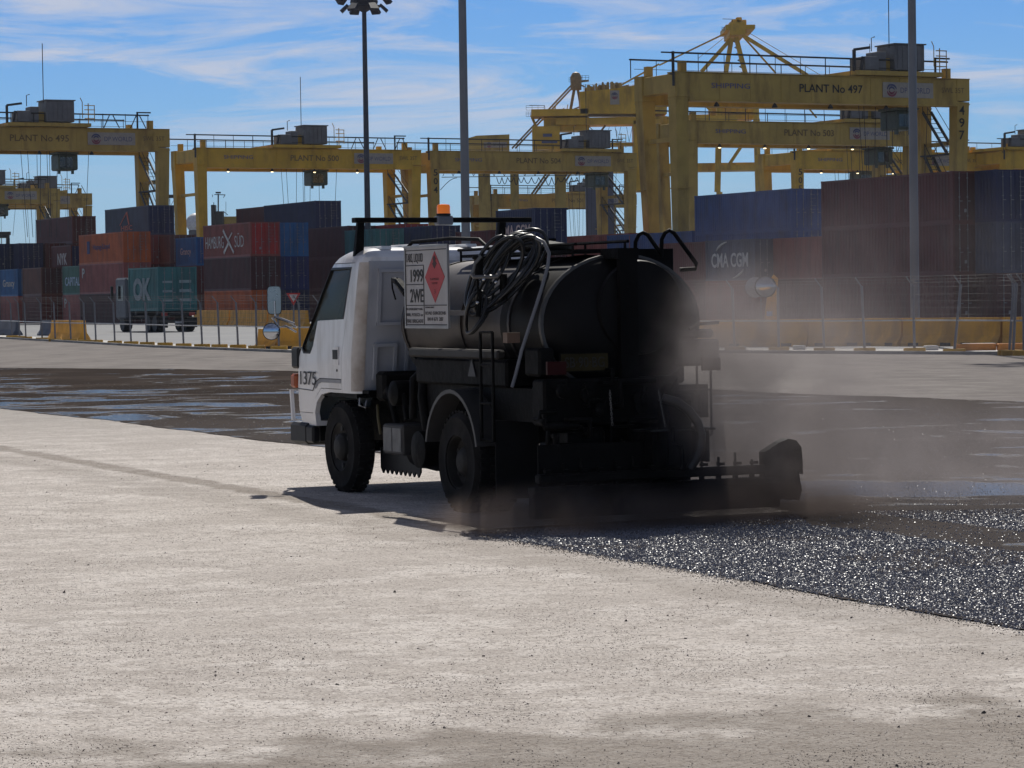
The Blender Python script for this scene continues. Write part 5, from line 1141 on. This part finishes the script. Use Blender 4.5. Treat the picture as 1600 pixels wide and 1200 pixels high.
s = MB(); s.tube([C(1033, 402, dd), C(1034, 374, dd), C(1039, 364, dd), C(1046, 360, dd), C(1053, 364, dd), C(1088, 412, dd), C(1087, 420, dd), C(1062, 421.5, dd)], 0.017, 8); s.build('hand_hoop', M_blk, TR, 50)
# sign board on the left flank
bx0 = -0.905; Y0, Y1, Z0, Z1 = 1.14, 0.24, 1.49, 2.17; BW, BH = Y0 - Y1, Z1 - Z0
s = MB(); s.box(bx0, bx0 + 0.012, Y1, Y0, Z0, Z1); s.box(bx0 + 0.012, -0.66, Y1 + 0.1, Y1 + 0.14, Z0 + 0.1, Z0 + 0.14); s.box(bx0 + 0.012, -0.60, Y0 - 0.14, Y0 - 0.1, Z0 + 0.4, Z0 + 0.44); wb = s.build('warning_board', M_board, TR)
s = MB()
for a in (Y1 - 0.004, Y0 - 0.016): s.box(bx0 - 0.008, bx0 - 0.001, a, a + 0.02, Z0, Z1)
for a in (Z0 - 0.004, Z1 - 0.016): s.box(bx0 - 0.0085, bx0 - 0.001, Y1 - 0.004, Y0 + 0.004, a, a + 0.02)
s.build('board_frame', mat('aluminium_edge', (0.34, 0.33, 0.32), 0.4, metal=0.4), wb)
def by(u): return Y0 - BW * u
def bz(v): return Z1 - BH * v
s = MB(); e_ = bx0 - 0.0035
for (u0, u1, v0, v1) in ((0.02, 0.98, 0.048, 0.058), (0.02, 0.44, 0.232, 0.242), (0.02, 0.44, 0.465, 0.475), (0.02, 0.98, 0.72, 0.73), (0.436, 0.446, 0.237, 0.965), (0.02, 0.98, 0.955, 0.965), (0.015, 0.023, 0.05, 0.96)):
    s.box(e_, bx0 - 0.0005, by(u1), by(u0), bz(v1), bz(v0))
s.build('ruled_lines', M_black, wb)
s = MB(); cu, cv = 0.70, 0.385; s.prism([(by(cu - 0.225), bz(cv)), (by(cu), bz(cv - 0.31)), (by(cu + 0.225), bz(cv)), (by(cu), bz(cv + 0.31))], e_, bx0 - 0.0005); s.build('hazard_diamond', M_diam, wb)
s = MB(); fl = [(0.0, 0.13), (0.035, 0.10), (0.02, 0.05), (0.045, 0.03), (0.0, -0.03), (-0.045, 0.03), (-0.02, 0.06), (-0.03, 0.09)]
s.prism([(by(cu) + a, bz(cv - 0.13) + b * 0.7) for a, b in fl], e_ - 0.002, e_ - 0.0003); s.build('flame_symbol', mat('dark_symbol', (0.06, 0.015, 0.015), 0.6), wb)
mk = M_black; MF = mat('faint_print', (0.07, 0.065, 0.065), 0.6)
for s_, u0, v1, wd, hh, mm, bo_ in (('TARS, LIQUID', 0.03, 0.215, 0.40, 0.125, mk, -0.006), ('1999', 0.14, 0.44, 0.29, 0.155, mk, 0.012), ('2WE', 0.12, 0.69, 0.31, 0.165, mk, 0.012), ('IN EMERGENCY DIAL', 0.035, 0.785, 0.38, 0.028, MF, 0), ('000, POLICE or', 0.035, 0.865, 0.385, 0.045, MF, 0.0),
                              ('FIRE BRIGADE', 0.035, 0.94, 0.385, 0.045, MF, 0.0), ('ROAD SURGEONS', 0.475, 0.84, 0.46, 0.04, MF, 0), ('0414 671 287', 0.52, 0.915, 0.36, 0.045, MF, 0), ('SPECIALIST ADVICE', 0.475, 0.76, 0.20, 0.018, MF, 0),
                              ('FLAMMABLE', 0.60, 0.425, 0.20, 0.030, MATS['dark_symbol'], 0), ('LIQUID', 0.635, 0.475, 0.13, 0.030, MATS['dark_symbol'], 0), ('3', 0.685, 0.585, 0.03, 0.05, MATS['dark_symbol'], 0)):
    lettering(s_, mm, wb, (e_ + 0.001, by(u0), bz(v1)), SIDE, width=BW * wd, height=BH * hh, bold=bo_, extr=0.002)
s = MB(); s.tube([(-0.86, 1.19, 1.98), (-0.86, 1.20, 2.16), (-0.84, 1.12, 2.21), (-0.80, 0.4, 2.22), (-0.78, -0.1, 2.20), (-0.76, -0.25, 2.12)], 0.016, 8); s.tube([(-0.80, 1.3, 1.98), (-0.86, 1.16, 1.99)], 0.02, 8); s.build('guard_rail', M_blk, TR, 50)
s = MB(); s.tube([C(614, 437, 23.6), C(622, 440, 23.5), C(637, 458, 23.3)], [0.02, 0.035, 0.045], 8); s.tube([C(612, 434, 23.6), C(613, 450, 23.6), C(618, 468, 23.55)], 0.008, 5); s.tube([C(622, 434, 23.5), C(618, 444, 23.5)], 0.014, 6); s.build('filler_valve', M_blk, TR)
s = MB(); s.prism([(1.50, 1.20), (1.60, 1.30), (1.30, 1.16), (1.15, 1.06), (1.2, 1.02)], -0.70, -0.66); s.build('tank_saddle', M_blk, TR)
# ---- hose bundle
rnd = random.Random(21)
hz_ = MB()
def loop(cx_, cy__, a, b, tilt, d_, r_=0.016, squash=0.0):
    pts_ = []
    for i in range(28):
        t_ = 2 * math.pi * i / 28; x, y = a * math.cos(t_), b * math.sin(t_) * (1 + 0.25 * math.cos(t_)); c_, s_ = math.cos(R(tilt)), math.sin(R(tilt))
        pts_.append(C(cx_ + x * c_ - y * s_, cy__ + x * s_ + y * c_, d_ + 0.06 * math.sin(t_ * 2 + cx_)))
    m = MB(); m.tube(pts_, r_, 8, close=True); m.build('hose_coil', M_hose, TR, 60)
for i in range(9):
    loop(792 + rnd.uniform(-7, 7), 424 + rnd.uniform(-8, 8), 70 + rnd.uniform(-6, 7), 22 + rnd.uniform(-6, 10), -50 + rnd.uniform(-7, 7), 21.62 + i * 0.035)
loop(760, 425, 62, 20, -62, 21.66); loop(772, 432, 70, 26, -58, 21.6); loop(742, 488, 34, 13, -72, 21.55, 0.015); loop(748, 480, 44, 16, -70, 21.7, 0.013)
m = MB(); m.tube([C(838, 372, 21.3), C(850, 378, 21.2), C(858, 396, 21.15), (C(856, 416, 21.1)), C(846, 452, 21.08), C(835, 486, 21.05), C(824, 520, 21.04), C(815, 548, 21.03), C(806, 585, 21.02), C(800, 605, 21.0)], 0.014, 8); m.build('hanging_hose', mat('grey_hose', (0.16, 0.16, 0.17), 0.35), TR, 60)
m = MB(); m.tube([C(737, 428, 21.5), C(740, 433, 21.48), C(778, 432, 21.46), C(782, 425, 21.46)], 0.016, 8); m.tube([C(738, 428, 21.5), C(742, 412, 21.5), C(752, 400, 21.5)], 0.014, 8); m.build('hose_hook', mat('worn_steel', (0.16, 0.155, 0.15), 0.4, metal=0.5), TR)
s = MB(); s.lathe([(0.035, 0), (0.035, 0.12), (0.05, 0.13), (0.05, 0.15)], C(748, 430, 21.6), 'Z', 12); s.lathe([(0.03, 0), (0.03, 0.2)], C(787, 468, 21.65), 'Z', 12); s.tube([C(747, 455, 21.5), C(745, 430, 21.5)], 0.012, 6); s.tube([C(747, 495, 21.5), C(750, 455, 21.5)], 0.02, 8); s.build('valve_group', M_blk, TR, 40)
for (x, y) in ((756, 437), (746, 473), (775, 441)):
    s = MB(); s.lathe([(0.002, -0.014), (0.012, -0.008), (0.014, 0), (0.012, 0.008), (0.002, 0.014)], C(x, y, 21.4), 'Z', 10); s.build('brass_tap', M_chrome, TR, 60)
# ---- rear end
s = MB(); s.bbox(-0.80, 0.38, -1.30, -1.08, 0.74, 1.10, 0.02); s.build('pump_cabinet', M_blk, TR)
rq = random.Random(4)
s = MB()
for i in range(22):                                   # tar-caked plumbing of the pump bay
    x, z = rq.uniform(-0.8, 0.38), rq.uniform(0.45, 1.1); x2, z2 = x + rq.uniform(-0.3, 0.3), z + rq.uniform(-0.35, 0.2); y = -1.30 - rq.uniform(0.02, 0.16)
    s.tube([(x, y + 0.08, z), (x, y, z), (x2, y, z), (x2, y, max(0.4, z2)), (x2, y + 0.1, max(0.4, z2))], rq.uniform(0.012, 0.032), 8)
s.build('plumbing', M_blk, TR, 50)
for i in range(9):
    x, z = rq.uniform(-0.75, 0.35), rq.uniform(0.5, 1.05); s = MB(); s.lathe([(0.03, -0.03), (0.055, -0.02), (0.055, 0.02), (0.03, 0.03)], (x, -1.42, z), 'Y', 12); s.tube([(x, -1.46, z), (x + rq.uniform(-0.06, 0.06), -1.47, z + 0.09)], 0.008, 5); s.build('flange_valve', M_blk, TR, 40)
s = MB(); s.bbox(-0.62, -0.30, -1.36, -1.12, 0.34, 0.72, 0.03); s.lathe([(0.05, -1.45), (0.15, -1.42), (0.17, -1.15), (0.05, -1.1)], (0.12, 0, 0.52), 'Y', 16); s.build('bitumen_pump', M_blk, TR, 40)
s = MB(); s.bbox(-0.80, -0.66, -1.22, -0.95, 1.12, 1.34, 0.02); s.build('burner_box', M_blk, TR)
s = MB(); s.box(-0.64, -0.22, -1.255, -1.245, 1.15, 1.30); s.build('plate_backing', M_blk, TR)
s = MB(); s.box(-0.63, -0.23, -1.262, -1.256, 1.16, 1.29); np_ = s.build('number_plate', mat('grimy_yellow_plate', (0.045, 0.036, 0.014), 0.8, var=0.4, spec=0.1), TR)
lettering('SB\u00b790\u00b7BG', M_black, np_, (-0.60, -1.2625, 1.185), END, width=0.34, height=0.08)
for x in (-0.84, 0.5):
    s = MB(); s.box(x, x + 0.16, -1.45, -1.425, 1.14, 1.24); s.build('tail_lamp', M_tail, TR)
s = MB(); s.box(-0.93, -0.82, -0.93, -0.85, 1.38, 1.46); s.build('side_marker_lamp', mat('dim_amber', (0.16, 0.09, 0.05), 0.5), TR)
s = MB(); s.bbox(0.44, 0.80, -1.20, -0.80, 1.17, 1.38, 0.02); s.bbox(0.46, 0.76, -1.18, -0.85, 1.39, 1.46, 0.02); s.tube([(0.52, -1.21, 1.46), (0.6, -1.21, 1.50), (0.78, -1.21, 1.51)], 0.014, 6); s.build('rear_toolbox', M_tankr, TR)
s = MB()
for x in (0.63, 0.755): s.tube([(x, -1.12, 1.18), (x, -1.12, 0.62)], 0.010, 6)
for z in (0.62, 0.98): s.tube([(0.40 if z > 0.9 else 0.63, -1.12, z), (0.755, -1.12, z)], 0.010, 6)
s.build('rear_ladder', mat('worn_rung_steel', (0.02, 0.018, 0.018), 0.5), TR)
s = MB()
for y in (-0.36, -0.59): s.tube([(-0.90, y, 1.46), (-0.90, y, 0.60)], 0.013, 6)
for z in (0.61, 0.90, 1.20, 1.46): s.tube([(-0.90, -0.36, z), (-0.90, -0.59, z)], 0.011, 6)
s.build('side_ladder', M_blk, TR)
s = MB(); s.box(-0.12, 0.44, -1.75, -1.42, 0.695, 0.71); s.build('rear_shelf', mat('shiny_wet_steel', (0.05, 0.05, 0.05), 0.2, metal=0.6), TR)
s = MB(); s.box(-0.10, 0.36, -1.44, -1.40, 0.40, 0.69); s.box(-0.10, -0.07, -1.74, -1.42, 0.45, 0.69); s.box(0.36, 0.39, -1.74, -1.42, 0.45, 0.69); s.build('rear_cabinet', M_blk, TR)
for px_, y0_, y1_, dx_ in ((953, 612, 666, 4), (1029, 612, 668, 11)):
    s = MB(); n = 14
    for i in range(n): p_ = C(px_ + dx_ * i / n, y0_ + (y1_ - y0_) * i / n, 20.95); s.tube([p_ + Vector((0.010 * math.cos(q * 1.2566) * (1 if i % 2 else 0.3), 0.010 * math.cos(q * 1.2566) * (0.3 if i % 2 else 1), 0.016 * math.sin(q * 1.2566))) for q in range(5)], 0.0025, 4, close=True)
    s.build('chain', MATS['worn_steel'], TR)
s = MB(); s.tube([C(1035, 622, 21.0), C(1058, 628, 21.0), C(1077, 642, 21.0), C(1090, 660, 21.0), C(1096, 680, 21.0), C(1094, 702, 21.0), C(1087, 718, 21.0), C(1078, 732, 21.0)], 0.036, 12); s.build('suction_hose', M_hose, TR, 60)
s = MB(); s.box(0.10, 0.30, -1.62, -1.45, 0.38, 0.92); s.build('bar_lift_post', M_tankr, TR)
s = MB(); s.tube([C(1052, 667, 20.9), C(1052, 692, 20.9), C(1066, 698, 20.85), C(1066, 735, 20.8)], 0.016, 8); s.build('bar_linkage', M_blk, TR)
# spray bar with rubber curtain, nozzles and folding end wing
YB_ = -1.68
s = MB(); s.bbox(-1.05, 0.93, YB_ - 0.045, YB_ + 0.045, 0.335, 0.405, 0.012); sb_ = s.build('spray_bar', M_blk, TR)
s = MB(); s.bbox(-1.10, 1.02, YB_ - 0.05, YB_ + 0.05, 0.075, 0.30, 0.01); s.bbox(-1.1, 1.04, YB_ - 0.07, YB_ + 0.07, 0.255, 0.31, 0.01); s.build('spray_shroud', M_blk, TR)
for i in range(14):
    x = -0.98 + i * 0.148; s = MB(); s.tube([(x, YB_, 0.30), (x, YB_, 0.335)], 0.022, 8); s.tube([(x, YB_, 0.405), (x, YB_, 0.45 + 0.03 * (i % 3))], 0.010, 6); s.cbox(x + 0.02, YB_, 0.425, 0.05, 0.05, 0.022); s.build('nozzle_valve', M_blk, sb_)
s = MB(); s.prism([(0.885, 0.30), (0.885, 0.505), (1.02, 0.575), (1.10, 0.60), (1.17, 0.585), (1.215, 0.53), (1.225, 0.42), (1.225, 0.32), (1.19, 0.34), (1.20, 0.27), (1.215, 0.20), (1.19, 0.115), (1.15, 0.135), (1.11, 0.12), (1.06, 0.15), (1.03, 0.13), (0.96, 0.13)], YB_ - 0.05, YB_ + 0.04, 'Y'); s.build('end_wing', M_blk, TR)
for x0 in (-0.86, 0.48):
    s = MB(); s.box(x0, x0 + 0.38, -0.53, -0.525, 0.14, 0.76); s.build('mudflap', M_plast, TR)
s = MB(); s.box(-1.0, 0.30, -1.60, -1.585, 0.28, 0.62); s.build('splash_curtain', M_blk, TR)
# ============================================================ SPRAY MIST drifting behind the truck
def mist(name, lo, hi, blobs, color, aniso, label):
    mb = MB(); mb.box(lo[0], hi[0], lo[1], hi[1], lo[2], hi[2])
    m = bpy.data.materials.new(name); m.use_nodes = True; nt = m.node_tree; nt.nodes.clear(); L = nt.links.new
    out = N(nt, 'ShaderNodeOutputMaterial'); pv = N(nt, 'ShaderNodeVolumePrincipled'); L(pv.outputs[0], out.inputs['Volume'])
    pv.inputs['Color'].default_value = (*color, 1); pv.inputs['Anisotropy'].default_value = aniso
    tcn = N(nt, 'ShaderNodeTexCoord'); tot = None
    nz = N(nt, 'ShaderNodeTexNoise', Scale=1.5, Detail=4.0, Roughness=0.6, Distortion=0.4); L(tcn.outputs['Object'], nz.inputs['Vector'])
    for (c, r, d) in blobs:
        mp = N(nt, 'ShaderNodeVectorMath', operation='SUBTRACT'); L(tcn.outputs['Object'], mp.inputs[0]); mp.inputs[1].default_value = c
        dv = N(nt, 'ShaderNodeVectorMath', operation='DIVIDE'); L(mp.outputs[0], dv.inputs[0]); dv.inputs[1].default_value = r
        ln = N(nt, 'ShaderNodeVectorMath', operation='LENGTH'); L(dv.outputs[0], ln.inputs[0])
        mr_ = N(nt, 'ShaderNodeMapRange', interpolation_type='SMOOTHSTEP'); mr_.inputs['From Min'].default_value = 1.0; mr_.inputs['From Max'].default_value = 0.1; mr_.inputs['To Max'].default_value = d; L(ln.outputs['Value'], mr_.inputs['Value'])
        if tot is None: tot = mr_.outputs['Result']
        else:
            a = N(nt, 'ShaderNodeMath', operation='ADD'); L(tot, a.inputs[0]); L(mr_.outputs['Result'], a.inputs[1]); tot = a.outputs[0]
    nr = N(nt, 'ShaderNodeMapRange'); nr.inputs['From Min'].default_value = 0.40; nr.inputs['From Max'].default_value = 0.62; nr.inputs['To Min'].default_value = 0.08; nr.inputs['To Max'].default_value = 1.8; L(nz.outputs['Fac'], nr.inputs['Value'])
    mm = N(nt, 'ShaderNodeMath', operation='MULTIPLY'); L(tot, mm.inputs[0]); L(nr.outputs['Result'], mm.inputs[1]); L(mm.outputs[0], pv.inputs['Density'])
    o = mb.build(name, m); o.location = TO; o.rotation_euler = (0, 0, TYAW); o['kind'] = 'stuff'
    return o
mist('bitumen_spray', (-2.6, -3.4, 0.03), (3.2, -0.3, 1.3),
     [((-0.9, -1.9, 0.02), (1.35, 0.9, 0.40), 4.2), ((0.6, -1.95, 0.02), (1.6, 0.9, 0.36), 3.6), ((0.9, -1.8, 0.5), (1.0, 0.8, 0.8), 0.55)],
     (0.27, 0.215, 0.19), 0.2, None)
mist('drifting_mist', (-1.0, -3.6, 0.05), (7.6, 4.4, 3.4),
     [((0.72, -1.85, 1.05), (1.15, 0.9, 1.15), 1.6), ((1.5, -1.2, 0.9), (1.5, 1.4, 1.4), 0.26), ((3.0, 0.4, 1.5), (2.7, 2.8, 1.9), 0.055), ((3.4, -0.6, 0.0), (4.2, 3.2, 1.0), 0.34)],
     (0.44, 0.395, 0.395), 0.35, None)
# the yard's own thin air
hz = MB(); hz.box(-420, 420, -12, 760, -1.0, 66); m = bpy.data.materials.new('yard_haze'); m.use_nodes = True; nt = m.node_tree; nt.nodes.clear()
out = N(nt, 'ShaderNodeOutputMaterial'); pv = N(nt, 'ShaderNodeVolumePrincipled'); nt.links.new(pv.outputs[0], out.inputs['Volume'])
pv.inputs['Color'].default_value = (0.80, 0.86, 0.95, 1); pv.inputs['Density'].default_value = 0.00007; pv.inputs['Anisotropy'].default_value = 0.2
o = hz.build('haze', m); o['kind'] = 'stuff'
